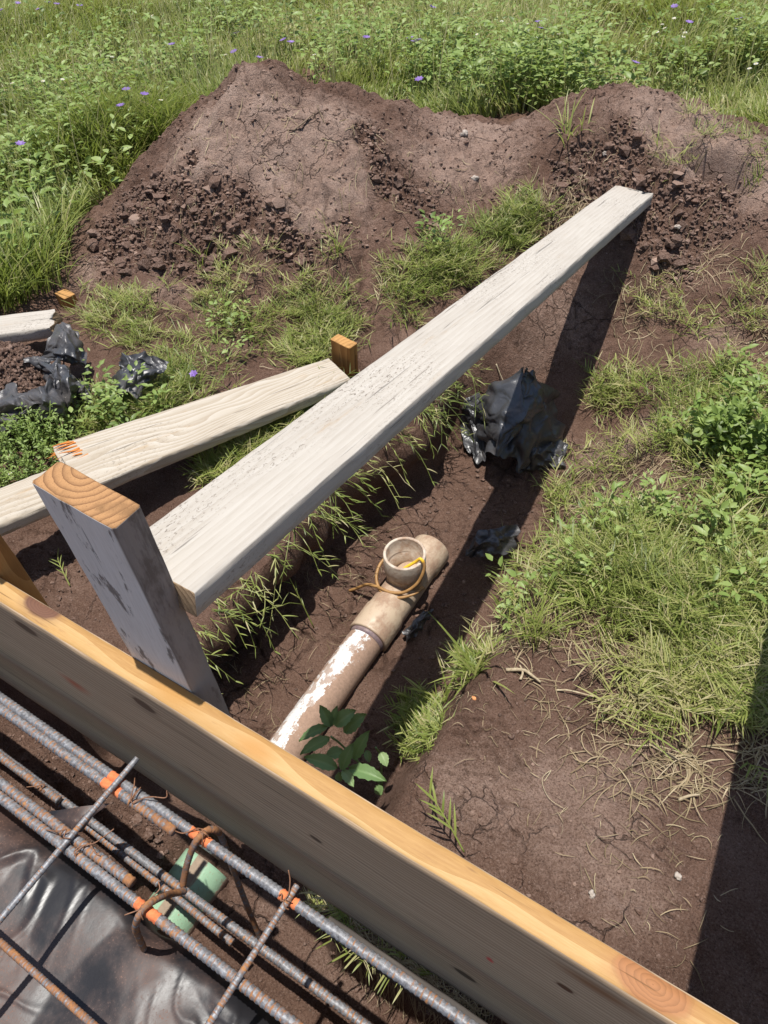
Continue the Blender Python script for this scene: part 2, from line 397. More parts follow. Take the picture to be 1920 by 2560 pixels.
def form_extra(t, g, col):
    s = t.sep(g)
    # red crayon streak and mark on the inner face
    d = t.vdist(g, (1.495, -.215, 0), (1 / .075, 1 / .045, 0))
    a = t.math('SUBTRACT', 1.0, t.sstep(.2, 1.0, t.math('ADD', d, t.math('MULTIPLY', t.noise(t.map(g, (10, 60, 1)), 1, 3), .5))))
    col = t.mix(t.math('MULTIPLY', a, .8), col, (.42, .085, .03))
    d = t.vdist(g, (2.354, -.245, 0), (1 / .012, 1 / .025, 0))
    a = t.math('SUBTRACT', 1.0, t.sstep(.5, 1.0, t.math('ADD', d, t.math('MULTIPLY', t.noise(t.map(g, (90, 90, 1)), 1, 3), .7))))
    return t.mix(a, col, (.55, .09, .07))
FORM_TOP = lumber('yellow_pine_edge', [(.1, (.29, .145, .045)), (.45, (.43, .25, .09)), (.9, (.54, .365, .17))], ring=16, stretch=2.2, grainmix=.35, rough=.62, bump=.25,
                  knots=[((2.532, .006, 0), .046, (.34, .15, .06), 1.7), ((1.494, .014, 0), .042, (.15, .07, .042), 1.9), ((1.80, .002, 0), .045, (.40, .205, .055), 2.6), ((1.962, -.004, 0), .03, (.42, .21, .06), 2.2), ((2.30, .010, 0), .008, (.26, .14, .055), 6.0)],
                  stain=((.24, .12, .05), .6, .57, .70, (7, 70, 70)))
FORM_FACE = lumber('planed_board_face', [(.1, (.29, .195, .115)), (.45, (.48, .345, .22)), (.9, (.61, .455, .305))], ring=75, stretch=.45, grainmix=.5, warp_amt=.05, stain=((.17, .115, .075), .6, .56, .72, (1.3, 26, 26)), rough=.7, bump=.25,
                   knots=[((1.728, -.073, 0), .026, (.15, .09, .055), 1.6), ((2.321, -.451, 0), .022, (.09, .06, .038), 1.5), ((2.455, -.14, 0), .012, (.13, .06, .03), 1.2), ((2.485, -.055, 0), .05, (.26, .12, .05), 3.2), ((1.456, -.054, 0), .03, (.16, .10, .06), 2.0), ((2.05, -.2, 0), .012, (.12, .08, .05), 1.5)],
                   extra=form_extra)
WEATHERED = lumber('weathered_white_board', [(.08, (.30, .26, .215)), (.4, (.415, .375, .322)), (.8, (.475, .44, .39))], ring=70, stretch=.8, grainmix=.26, warp_amt=.035, rough=.85,
                   stain=((.34, .235, .135), .5, .58, .76, (3, 22, 22)), flecks=.8, bump=.3)
WEATHERED_SPLIT = lumber('weathered_cream_board', [(.08, (.30, .24, .17)), (.4, (.425, .372, .30)), (.8, (.485, .44, .375))], ring=75, stretch=1.2, grainmix=.5, warp_amt=.14, rough=.85,
                   stain=((.36, .235, .115), .6, .57, .72, (4, 25, 25)), flecks=.4, bump=.35)
def post_extra(t, g, col):
    s = t.sep(g)
    side = t.sstep(.062, .0665, s[1]); n = t.noise(t.map(g, (7, 30, 30)), 1.0, 5, .7)
    col = t.mix(t.math('MULTIPLY', side, .45), col, (.30, .235, .19))
    dirt = t.math('MULTIPLY', t.sstep(.44, .60, n), t.math('MULTIPLY', side, t.math('SUBTRACT', 1.0, t.sstep(.16, .42, s[0]))))
    col = t.mix(t.math('MULTIPLY', dirt, .85), col, (.075, .056, .045))
    arris = t.math('MULTIPLY', t.math('SUBTRACT', 1.0, t.sstep(.0, .006, t.math('ABSOLUTE', t.math('SUBTRACT', s[1], .0655)))), .8)
    return t.mix(arris, col, (.17, .13, .105))
POST_MAT = lumber('limewashed_post', [(.1, (.52, .455, .40)), (.5, (.70, .635, .575)), (.9, (.80, .745, .69))], ring=0, stretch=1.6, rough=.85,
                  stain=((.12, .092, .075), .8, .555, .63, (8, 26, 26)), bump=.4, extra=post_extra)
POST_END = end_grain('post_end_grain', (.40, .215, .095), (.17, .082, .036), (0, -.03, .05), 95)
PLANK_END = end_grain('plank_end_grain', (.36, .25, .15), (.15, .09, .05), (0, 0, .07), 110)
STAKE_MAT = lumber('fresh_stake', [(.1, (.24, .105, .03)), (.5, (.38, .18, .055)), (.9, (.50, .27, .095))], ring=40, stretch=2, grainmix=.5)
STAKE_END = end_grain('stake_end', (.46, .25, .09), (.30, .15, .05), (0, .1, 0), 60)
SPLINTER = lumber('raw_splinter', [(.1, (.40, .10, .02)), (.5, (.62, .23, .05)), (.9, (.72, .38, .13))], ring=0, stretch=6)

def plastic_mat(name, base, dust, dustc, r0=.22, r1=.5, bsc=30, bst=.25, spec=.5):
    t = NT(name); o = t.obj()
    n = t.noise(o, 5, 5, .65); f = t.noise(o, 240, 3, .75); w = t.noise(o, bsc, 4, .6)
    m = t.math('MULTIPLY', t.sstep(.41, .68, n), dust)
    m2 = t.math('MULTIPLY', t.sstep(.56, .68, f), m)
    m = t.math('ADD', t.math('MULTIPLY', m, .35), t.math('MULTIPLY', m2, .75), clamp=True)
    col = t.mix(m, base, dustc)
    rough = t.math('ADD', t.math('MULTIPLY', m, .5), t.math('ADD', r0, t.math('MULTIPLY', n, r1 - r0)))
    return t.fin(col, rough, t.bump(w, bst, .006), spec)
BAG = plastic_mat('black_bag_plastic', (.046, .046, .049), .5, (.20, .16, .13), .27, .42, 90, .25, .6)
SHEET = plastic_mat('vapour_barrier_plastic', (.016, .0155, .0175), 1.0, (.20, .112, .082), .29, .43, 40, .07, .36)

def steel(name):
    t = NT(name); o = t.obj(); paint = t.attr('paint'); rust = t.attr('rust'); rib = t.attr('rib')
    n = t.noise(o, 70, 5, .7); n2 = t.noise(o, 150, 4, .7); n3 = t.noise(o, 12, 4, .6)
    col = t.ramp(n2, [(.3, (.075, .073, .075)), (.5, (.16, .16, .168)), (.7, (.285, .29, .305))])
    rc = t.ramp(n, [(.3, (.10, .045, .022)), (.6, (.30, .125, .04)), (.8, (.50, .245, .06))])
    rm = t.math('ADD', t.math('MULTIPLY', rust, 1.0), t.math('ADD', t.math('MULTIPLY', t.math('SUBTRACT', n, .52), 2.0), t.math('MULTIPLY', rib, .5)))
    rm = t.math('MULTIPLY', t.sstep(.1, .6, rm), .92)
    col = t.mix(rm, col, rc)
    pm = t.sstep(.35, .6, t.math('ADD', paint, t.math('MULTIPLY', t.math('SUBTRACT', n, .5), 1.7)))
    pm = t.math('MULTIPLY', pm, t.math('GREATER_THAN', paint, .02))
    col = t.mix(pm, col, t.ramp(n, [(.3, (.50, .11, .035)), (.7, (.78, .24, .09))]))
    rough = t.math('ADD', .5, t.math('MULTIPLY', t.math('ADD', rm, pm, clamp=True), .4))
    met = t.math('MULTIPLY', t.math('SUBTRACT', 1.0, t.math('ADD', rm, pm, clamp=True)), .12)
    return t.fin(col, rough, t.bump(n2, .3, .001), .5, met)
STEEL = steel('mill_scale_steel')
def simple(name, c0, c1, scale=60, rough=.6, spec=.3, bump=.15, bd=.002, metal=0):
    t = NT(name); o = t.obj(); n = t.noise(o, scale, 5, .65)
    return t.fin(t.ramp(n, [(.3, c0), (.7, c1)]), rough, t.bump(n, bump, bd), spec, metal)
WIRE = simple('rusty_tie_wire', (.10, .05, .03), (.30, .14, .07), 200, .6, .5)
PURPLE_PRIMER = simple('purple_primer', (.12, .085, .10), (.26, .19, .17), 90, .5)
def pvc(name, base, mud, lo, hi, sc=(9, 9, 9), extra=None):
    t = NT(name); o = t.obj(); n = t.noise(t.map(o, sc), 1.0, 6, .68); f = t.noise(o, 120, 4, .7)
    m = t.math('ADD', n, t.math('MULTIPLY', t.math('SUBTRACT', f, .5), .16))
    mask = t.sstep(lo, hi, m)
    if extra: mask = extra(t, o, mask, f)
    mc = t.ramp(f, [(.3, mud), (.7, tuple(min(1, c * 1.45) for c in mud))])
    return t.fin(t.mix(mask, base, mc), t.math('ADD', .38, t.math('MULTIPLY', mask, .5)), t.bump(t.math('ADD', f, mask), .25, .003), .4)

# ------------------------------------------------------------------ the ground
def interp(v, xs, ys): return np.interp(v, xs, ys)
BASEPTS = np.array([  # x, y, z of the ground without trench and spoil heaps
    (-1.2, .35, -.66), (-1.6, .4, -.66), (-1.3, .8, -.66), (-1.3, 1.3, -.65), (-2, 1, -.66), (-2.6, 1.2, -.67), (-1.3, 1.8, -.65), (-1.1, 2.3, -.64), (-1.0, 2.8, -.6),
    (-3.2, 1.5, -.66), (-4, 2.5, -.65), (-4, 4, -.64), (-2, 4.4, -.64), (-1.7, 3.8, -.6), (-1.4, 3.2, -.57), (0, 5, -.64), (2, 5, -.62),
    (-.3, .35, -.70), (0, .35, -.655), (.5, .35, -.65), (-.25, .8, -.72), (.1, .8, -.68), (.4, 1.0, -.66), (-.2, 1.3, -.72), (.2, 1.5, -.66), (-.25, 1.8, -.74), (.1, 2.2, -.66),
    (-.35, 2.3, -.72), (-.2, 2.8, -.64), (-.5, 2.8, -.66), (.5, 2.8, -.6), (.8, 1.8, -.62), (-.7, 3.0, -.58), (-8, 8, -.6), (4, 9, -.6), (-4, 10, -.58), (3, 2, -.62), (-5, .5, -.66), (3, .4, -.64)])
def rbf_solve(P, c):
    D = np.sqrt(((P[:, None, :2] - P[None, :, :2]) ** 2).sum(-1) + c * c); A = D + np.eye(len(P)) * .02
    return np.linalg.solve(A, P[:, 2] + .65)
RBFW = rbf_solve(BASEPTS, .15)
def base_z(x, y):
    s = np.full(x.shape, -.65)
    for (a, b, _), w in zip(BASEPTS, RBFW): s = s + w * np.sqrt((x - a) ** 2 + (y - b) ** 2 + .0225)
    return np.clip(s, -.78, -.52)
CONES = [  # x, y, top z, radius of the spoil heaps
    (-2.37, 2.75, -.045, 1.02), (-2.12, 2.95, -.25, .95), (-1.92, 3.12, -.36, .8), (-1.72, 2.62, -.44, .62), (-2.05, 2.35, -.34, .62), (-2.62, 2.25, -.38, .62), (-2.35, 1.95, -.52, .5), (-1.55, 3.35, -.47, .6),
    (-.99, 3.62, -.27, .85), (-.72, 3.58, -.34, .85), (-.42, 3.5, -.39, .85), (-.1, 3.45, -.43, .9), (.35, 3.4, -.47, 1.0), (-.62, 3.25, -.42, .5), (-.98, 3.25, -.42, .5), (-.3, 3.12, -.5, .5)]
def spoil(x, y):
    wx = x + .13 * fbm(x * 2.3, y * 2.3, 3, 51); wy = y + .13 * fbm(x * 2.3, y * 2.3, 3, 77)
    acc = np.zeros(x.shape)
    for (a, b, tz, r) in CONES:
        d = np.hypot(wx - a, wy - b) / r; h = (tz + .65)
        k = h * np.clip(1 - np.sqrt(d * d + .004), 0, 1) * 1.04
        k = np.where(d < 1, k * (.55 + .45 * sst(0, .35, 1 - d)) , 0)
        acc = np.maximum(acc, k)
    return acc
YK = [-.2, .3, .6, 1.0, 1.5, 1.9, 2.3, 2.7]
def trench_params(x, y):
    wob = .05 * fbm(x * 0 + y * 3.1, y * 0, 3, 12) + .03 * fbm(x * 9, y * 9, 2, 13)
    xl = interp(y, YK, [-1.27, -1.26, -1.26, -1.22, -1.16, -1.09, -1.0, -.9]) + wob
    xr = interp(y, YK, [-.50, -.49, -.495, -.505, -.51, -.5, -.55, -.62]) + wob * .5
    zf = interp(y, YK + [2.95], [-.95, -.955, -.975, -.985, -.985, -.965, -.90, -.70, -.55])
    wl = interp(y, YK, [.05, .05, .06, .07, .12, .2, .25, .3]); wr = interp(y, YK, [.09, .10, .13, .18, .28, .34, .3, .3])
    return xl, xr, zf, wl, wr
def height(x, y, detail=True):
    b = base_z(x, y)
    sp = spoil(x, y)
    z = b + sp
    xl, xr, zf, wl, wr = trench_params(x, y)
    win = (1 - sst(2.55, 3.0, y))
    inside = sst(0, 1, (x - xl) / wl) * (1 - sst(0, 1, (x - xr) / wr))
    z = z + (np.minimum(zf, z) - z) * inside * win
    # mud washed over the lower end of the pipe
    z = z + .15 * np.exp(-((x + .76) / .11) ** 2) * sst(.19, .24, y) * (1 - sst(.27, .33, y))
    z = z + .055 * np.exp(-((x + .86) / .09) ** 2 - ((y - .42) / .17) ** 2) + .03 * np.exp(-((x + .63) / .07) ** 2 - ((y - .35) / .15) ** 2)
    # inside of the form: beam trench and slab pad
    zi = interp(x, [-2.5, -1.5, -1.05, -.9, -.82, -.68, -.55, -.2, 2], [-.80, -.80, -.82, -.86, -.905, -.905, -.915, -.93, -.93])
    ys = interp(x, [-3, -.46, -.38, -.05, .0, .06, 3], [.275, .27, .222, .215, .26, .33, .34]) + .008 * fbm(x * 14, y * 0, 2, 31)
    z = zi + (z - zi) * sst(-.022, .022, y - ys)
    z = np.where(y < .09, zi + (-.545 - zi) * (1 - sst(.02, .075, y + .01 * fbm(x * 12, y * 12, 2, 33))), z)
    z = np.where((y < .25) & (y > .05), z + .0, z)
    if detail:
        far = 1 - sst(5, 7, y)
        m = clodmask(x, y)
        sp3 = sst(.03, .12, sp)
        z = z + .028 * fbm(x * 5, y * 5, 4, 3) * far * (1 - .6 * (1 - sp3)) + .012 * fbm(x * 17, y * 17, 4, 5)
        z = z + sp3 * far * (.040 * fbm(x * 3.1 + 1, y * 3.1, 4, 7) - .055 * np.abs(fbm(x * 6.5, y * 6.5, 4, 11)) + .020 * fbm(x * 26, y * 26, 3, 12))
        z = z - .040 * m * sp3                                   # scooped, freshly dug faces
        z = z - .17 * np.exp(-(((x - HOLLOW[0]) + .25 * (y - HOLLOW[1])) / .15) ** 4 - ((y - HOLLOW[1]) / .065) ** 4)
        f1, f2, _ = worley(x * 11 + fbm(x * 14, y * 14, 2, 8), y * 11, 14)
        z = z + m * .045 * (np.clip(1 - f1 * 1.2, 0, 1) - .25) * (.4 + .6 * sp3)
        f1, f2, _ = worley(x * 26 + fbm(x * 30, y * 30, 2, 8), y * 26, 4)
        z = z + (m * .024 + .008 * sp3) * (np.clip(1 - f1 * 1.25, 0, 1) - .2)
        f1, f2, _ = worley(x * 60, y * 60, 9)
        z = z + m * .009 * np.clip(1 - f1 * 1.3, 0, 1) + .0045 * fbm(x * 85, y * 85, 3, 6)
        c = crackmask(x, y)
        z = z - c * .013
    return z
HOLLOW = (-.50, 3.33)
BLOBS = []   # (x, y, radius, weight) of crumbly dark soil; filled below
DRYB = []
def blobsum(x, y, B):
    s = np.zeros(x.shape)
    for (a, b, r, w) in B: s = s + w * np.exp(-((x - a) ** 2 + (y - b) ** 2) / (r * r))
    return s
def clodmask(x, y):
    s = blobsum(x, y, BLOBS) + .35 * fbm(x * 4, y * 4, 3, 44)
    s = s + .8 * (1 - sst(.2, .26, y)) * sst(.0, .06, y) * (1 - sst(-.9, -.75, x))
    return np.clip(sst(.25, .8, s), 0, 1)
def crackmask(x, y):
    wx = x + .035 * fbm(x * 9, y * 9, 3, 61); wy = y + .035 * fbm(x * 9, y * 9, 3, 62)
    f1, f2, _ = worley(wx * 6.5, wy * 6.5, 21); e = 1 - sst(.0, .055, f2 - f1)
    g1, g2, _ = worley(wx * 15, wy * 15, 22); e2 = 1 - sst(.0, .075, g2 - g1)
    sel = sst(-.05, .2, fbm(x * 2.6, y * 2.6, 3, 23)); sel2 = sst(.0, .25, fbm(x * 3.1 + 7, y * 3.1, 3, 24))
    return np.clip((e * sel + .7 * e2 * sel2) * (1 - clodmask(x, y)), 0, 1)

def hit(px, py, n=900):
    """where the ray through a photo point meets the ground"""
    d = ray(px, py)
    if d[2] > -1e-6: d = np.array([d[0], d[1], -1e-6])
    t = np.linspace(.4, 12, 2400) / (-d[2]) * .25
    t = np.linspace((.95) / -d[2], (2.02) / -d[2], n)
    P = EYE + t[:, None] * d
    below = P[:, 2] <= height(P[:, 0], P[:, 1], False)
    k = np.argmax(below) if below.any() else n - 1
    return P[k]
def blob_px(px, py, rpx, w):
    p = hit(px, py); q = hit(px + rpx, py); return (p[0], p[1], max(.04, np.linalg.norm(p[:2] - q[:2])), w)
BLOBS += [blob_px(*a) for a in [(330, 520, 110, 1), (480, 560, 110, 1), (600, 500, 70, .7), (700, 620, 60, .6), (860, 560, 60, .5), (960, 420, 55, .8), (1030, 480, 60, .8), (1150, 350, 40, .3),
          (1430, 400, 60, 1), (1480, 470, 70, 1), (1560, 380, 60, 1), (1640, 440, 70, 1), (1750, 520, 90, .9), (1690, 600, 80, .8), (1800, 420, 60, .7), (1550, 300, 50, .7), (1880, 560, 70, .6), (1600, 560, 60, .6), (1800, 450, 50, .9), (560, 640, 70, .6), (760, 640, 60, .6), (1100, 560, 50, .6), (900, 330, 50, .5), (690, 540, 50, .6), (380, 620, 60, .6), (1250, 480, 60, .5), (1380, 520, 60, .7), (1500, 640, 70, .4), (1700, 700, 80, .35),
          (560, 215, 30, .7), (930, 320, 40, .6), (850, 390, 40, .55), (700, 300, 30, .45), (480, 380, 30, .45), (1250, 360, 35, .45), (790, 740, 50, .5), (300, 650, 50, .4)]]
DRYB += [blob_px(*a) for a in [(700, 380, 160, .85), (560, 300, 120, .8), (780, 480, 120, .7), (850, 320, 100, .75), (450, 420, 90, .6), (620, 220, 70, .45), (240, 650, 90, .75), (420, 720, 80, .5), (1200, 330, 120, .75), (1120, 420, 80, .7), (1250, 430, 60, .5),
          (1750, 330, 120, .85), (1850, 400, 90, .85), (1650, 270, 80, .6), (1640, 760, 70, .4), (1800, 850, 90, .8), (1700, 1050, 120, .7), (1500, 1150, 80, .55), (1560, 1650, 130, .5), (1300, 1900, 160, .42), (1500, 2000, 150, .45), (1150, 2000, 110, .35), (1650, 1900, 100, .4),
          (1400, 2150, 160, .42), (1600, 2250, 120, .45), (1330, 780, 60, .25), (1420, 800, 90, .45), (1500, 620, 70, .3), (1320, 900, 60, .3), (200, 1400, 90, .15), (100, 1420, 60, .1), (700, 1250, 60, .3), (820, 2400, 60, .45), (680, 2300, 60, .35), (560, 2300, 50, .3), (900, 2500, 60, .5)]]

def graded(lo, hi, step, lo2, hi2, grow):
    a = np.arange(lo, hi, step); up = [hi]; s = step
    while up[-1] < hi2: s *= grow; up.append(up[-1] + s)
    dn = [lo - step]; s = step
    while dn[-1] > lo2: s *= grow; dn.append(dn[-1] - s)
    return np.concatenate([np.array(dn[::-1]), a, np.array(up)])
gx = graded(-3.25, .62, .0072, -120, 120, 1.05)
gy = np.concatenate([graded(-.06, 1.9, .0058, -60, 1.9, 1.05)[:-1], graded(1.9, 3.95, .0092, 1.9, 300, 1.04)[1:]])
gy = np.unique(np.round(gy, 6))
GX, GY = np.meshgrid(gx, gy)
GZ = height(GX, GY)
# the undercut lip of the left trench bank leans out over the trench
xl_, xr_, zf_, wl_, wr_ = trench_params(GX, GY)
lipw = np.exp(-(np.maximum(np.abs(GX - xl_ + .02) - .05, 0) / .10) ** 2) * sst(.34, .42, GY) * (1 - sst(1.75, 2.15, GY)) * sst(-.96, -.74, GZ)
GXX = GX + lipw * (.125 + .09 * (1 - sst(.7, 1.4, GY)) + .05 * fbm(GX * 6, GY * 6, 3, 71))
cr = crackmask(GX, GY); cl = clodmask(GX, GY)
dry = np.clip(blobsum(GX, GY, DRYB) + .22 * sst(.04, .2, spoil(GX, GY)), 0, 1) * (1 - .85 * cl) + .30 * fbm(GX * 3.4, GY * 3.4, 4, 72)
V = np.stack([GXX, GY, GZ], -1).reshape(-1, 3)
ny, nx = GX.shape
i = np.arange(ny - 1)[:, None] * nx; j = np.arange(nx - 1)[None, :]
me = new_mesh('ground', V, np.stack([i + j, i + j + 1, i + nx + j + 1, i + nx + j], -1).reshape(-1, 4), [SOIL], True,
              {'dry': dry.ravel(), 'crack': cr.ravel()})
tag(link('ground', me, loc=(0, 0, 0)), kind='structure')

def ground_z(x, y): return height(np.asarray(x, float), np.asarray(y, float))

# ------------------------------------------------------------------ lumber
def board(origin, ax, wv, tv, L, W, T, nu=60, nv=7, nw=3, r=.003, wob=.0012, seed=0, ends=(0, 0), g0=0.0, trim=None, vtaper=None):
    """box from origin along ax (L), centred across wv (W), top at 0 and down tv (T). Returns V, quads, material index, g"""
    ax, wv, tv = [np.asarray(v, float) / np.linalg.norm(v) for v in (ax, wv, tv)]
    us = np.concatenate([[0, r], np.linspace(r, L - r, nu)[1:-1], [L - r, L]])
    vs = np.concatenate([[-W / 2, -W / 2 + r], np.linspace(-W / 2 + r, W / 2 - r, nv)[1:-1], [W / 2 - r, W / 2]])
    ws = np.concatenate([[0, r], np.linspace(r, T - r, nw)[1:-1], [T - r, T]])
    idx = {}; pts = []
    def vid(a, b, c):
        k = (a, b, c)
        if k not in idx: idx[k] = len(pts); pts.append(k)
        return idx[k]
    nu_, nv_, nw_ = len(us) - 1, len(vs) - 1, len(ws) - 1
    q = []; mi = []
    for a in range(nu_):
        for b in range(nv_):
            q.append((vid(a, b, 0), vid(a + 1, b, 0), vid(a + 1, b + 1, 0), vid(a, b + 1, 0))); mi.append(0)
            q.append((vid(a, b, nw_), vid(a, b + 1, nw_), vid(a + 1, b + 1, nw_), vid(a + 1, b, nw_))); mi.append(3)
        for c in range(nw_):
            q.append((vid(a, 0, c), vid(a, 0, c + 1), vid(a + 1, 0, c + 1), vid(a + 1, 0, c))); mi.append(1)
            q.append((vid(a, nv_, c), vid(a + 1, nv_, c), vid(a + 1, nv_, c + 1), vid(a, nv_, c + 1))); mi.append(1)
    for b in range(nv_):
        for c in range(nw_):
            q.append((vid(0, b, c), vid(0, b + 1, c), vid(0, b + 1, c + 1), vid(0, b, c + 1))); mi.append(2)
            q.append((vid(nu_, b, c), vid(nu_, b, c + 1), vid(nu_, b + 1, c + 1), vid(nu_, b + 1, c))); mi.append(2)
    K = np.array(pts); u = us[K[:, 0]].copy(); v = vs[K[:, 1]].copy(); w = ws[K[:, 2]].copy()
    g = np.stack([u + g0, v, w], 1)
    # rounded arrises
    ev = (K[:, 1] == 0) | (K[:, 1] == nv_); ew = (K[:, 2] == 0) | (K[:, 2] == nw_); eu = (K[:, 0] == 0) | (K[:, 0] == nu_)
    nick = r * (.32 + .5 * np.abs(fbm(u * 22, v * 9 + w * 13, 3, seed + 2)) * 2)
    both = ev & ew
    v = np.where(both, v - np.sign(v) * nick, v); w = np.where(both, np.where(K[:, 2] == 0, w + nick, w - nick), w)
    u = np.where(eu & (ev | ew), np.where(K[:, 0] == 0, u + r * .35, u - r * .35), u)
    for side, e in enumerate(ends):
        if e:
            m = (K[:, 0] == (0 if side == 0 else nu_)) | (K[:, 0] == (1 if side == 0 else nu_ - 1))
            off = e * (np.abs(fbm(v * 60 + 3, w * 25, 3, seed + 5)) * 2)
            u = np.where(m, u + (off if side == 0 else -off), u)
    w = w + wob * fbm(u * 9, v * 30, 3, seed); v = v + wob * fbm(u * 7, w * 30 + 5, 3, seed + 1) + .004 * wob / .0012 * .4 * fbm(u * 1.3, u * 0, 2, seed + 8)
    if vtaper is not None: v = v * vtaper(u)
    if trim is not None: u, v, w = trim(u, v, w)
    V = np.asarray(origin)[None] + ax[None] * u[:, None] + wv[None] * v[:, None] + tv[None] * w[:, None]
    q = np.array(q); 
    if np.dot(np.cross(ax, wv), tv) > 0: q = q[:, ::-1]
    return V, q, np.array(mi), g
def make_board(name, mats, parent=None, **k):
    V, q, mi, g = board(**k)
    mi = np.array([0, 1, 2, 3])[mi] if len(mats) == 4 else np.where(mi == 2, 1, 0)
    return link(name, new_mesh(name, V, [q], mats, True, {'g': g}, mi), parent)
def flat_edges(o):
    bm = bmesh.new(); bm.from_mesh(o.data)
    for e in bm.edges:
        if len(e.link_faces) == 2 and e.calc_face_angle(0) > .6: e.smooth = False
    bm.to_mesh(o.data); bm.free(); return o

# form board: y .252-.288, top at z 0.  'g' for its face runs x+2.4 along and z down
def form_board():
    V, q, mi, g = board((-2.4, .27, 0), (1, 0, 0), (0, 1, 0), (0, 0, -1), 3.6, .036, .615, nu=150, nv=4, nw=26, r=.0022, wob=.001, seed=3)
    V[:, 1] += .0035 * fbm(V[:, 0] * 1.5, V[:, 0] * 0, 3, 99) + .002 * fbm(V[:, 0] * 5, V[:, 0] * 0, 2, 98)
    V[:, 2] += .003 * fbm(V[:, 0] * 1.7, V[:, 0] * 0, 3, 97)
    side = (mi == 1)[:, None]
    # face coordinates: along, -depth
    gf = np.stack([g[:, 0], -g[:, 2], g[:, 1]], 1)
    vsel = np.zeros(len(V), bool); vsel[q[mi == 1].ravel()] = True
    top = np.zeros(len(V), bool); top[q[mi == 0].ravel()] = True
    G = np.where((vsel & ~top)[:, None], gf, g)
    # split so that the top edge and the faces carry their own coordinates
    Vt = V; qt = q[mi == 0]; qs = q[mi != 0]
    Vall = np.concatenate([Vt, V]); Gall = np.concatenate([g, gf]); qa = np.concatenate([qt, qs + len(V)])
    m = np.concatenate([np.zeros(len(qt), int), np.ones(len(qs), int)])
    used = np.unique(qa); remap = -np.ones(len(Vall), int); remap[used] = np.arange(len(used))
    me = new_mesh('form_board', Vall[used], [remap[qa]], [FORM_TOP, FORM_FACE], True, {'g': Gall[used]}, m)
    o = link('form_board', me)
    return tag(o, 'long new pine form board standing on edge with a bright yellow top edge', 'board')
form_board()

# corner post behind the form
def post(name, x0, x1, y0, y1, ztop, zbot, mats, label, cat, seed, tilt=.0):
    L = ztop - zbot
    def trim(u, v, w):
        return u + np.where(u < .01, tilt * (v / .07) + .0025 * fbm(v * 90, w * 90, 2, seed), 0), v, w
    o = make_board(name, mats, origin=((x0 + x1) / 2, y0, ztop), ax=(0, 0, -1), wv=(1, 0, 0), tv=(0, 1, 0), L=L, W=x1 - x0, T=y1 - y0, nu=70, nv=7, nw=4, r=.0028, wob=.0014, seed=seed, trim=trim)
    return tag(o, label, cat)
post('bracing_post', -.7085, -.5745, .2895, .333, .386, -.66, [POST_MAT, POST_END], 'upright whitewashed timber post with smudges, standing behind the form board', 'post', 11, .006)
post('bracing_post', -1.17, -1.026,   .2895, .331, .33, -.645, [STAKE_MAT, STAKE_END], 'brown timber post corner behind the form board at the left edge', 'post', 14)
post('bracing_post', .30, .44, .2895, .333, .386, -1.0, [POST_MAT, POST_END], 'timber post behind the form board beyond the right edge', 'post', 15)

# long kicker plank, from the post down to the right-hand spoil heap
PK0 = np.array([-.616, .3345, .2245]); PK1 = np.array([-.769, 3.118, -.432])
def kicker(off, label, seed):
    ax = PK1 - PK0; L = np.linalg.norm(ax); ax /= L
    wv = np.cross(ax, (0, 0, 1)); wv /= np.linalg.norm(wv); tv = np.cross(ax, wv); tv = tv if tv[2] < 0 else -tv
    def trim(u, v, w):
        # near end cut square to the post, far end ragged
        skew = np.where(u < .02, -(v * (wv[1] / ax[1])) , 0)
        far = u > L - .02
        rag = np.where(far, -.045 * np.clip((v + .075) / .15, 0, 1) - np.where((v > .02) & (v < .055), .03, 0) - .008 * np.abs(fbm(v * 80, w * 40, 3, seed)), 0)
        return u + skew + rag, v, w
    V, q, mi, g = board(PK0 + np.array(off), ax, wv, tv, L, .146, .045, nu=170, nv=11, nw=4, r=.0018, wob=.0012, seed=seed, trim=trim, vtaper=lambda u: 1.0 + .13 * u / L)
    m = np.where(mi == 2, 1, 0)
    o = link('brace_plank', new_mesh('brace_plank', V, [q], [WEATHERED, PLANK_END], True, {'g': g}, m))
    return tag(o, label, 'plank')
kicker((0, 0, 0), 'longest weathered white plank running from the whitewashed post to the right dirt heap', 31)
kicker((.925, 0, 0), 'weathered plank just out of frame whose shadow darkens the right edge', 33)

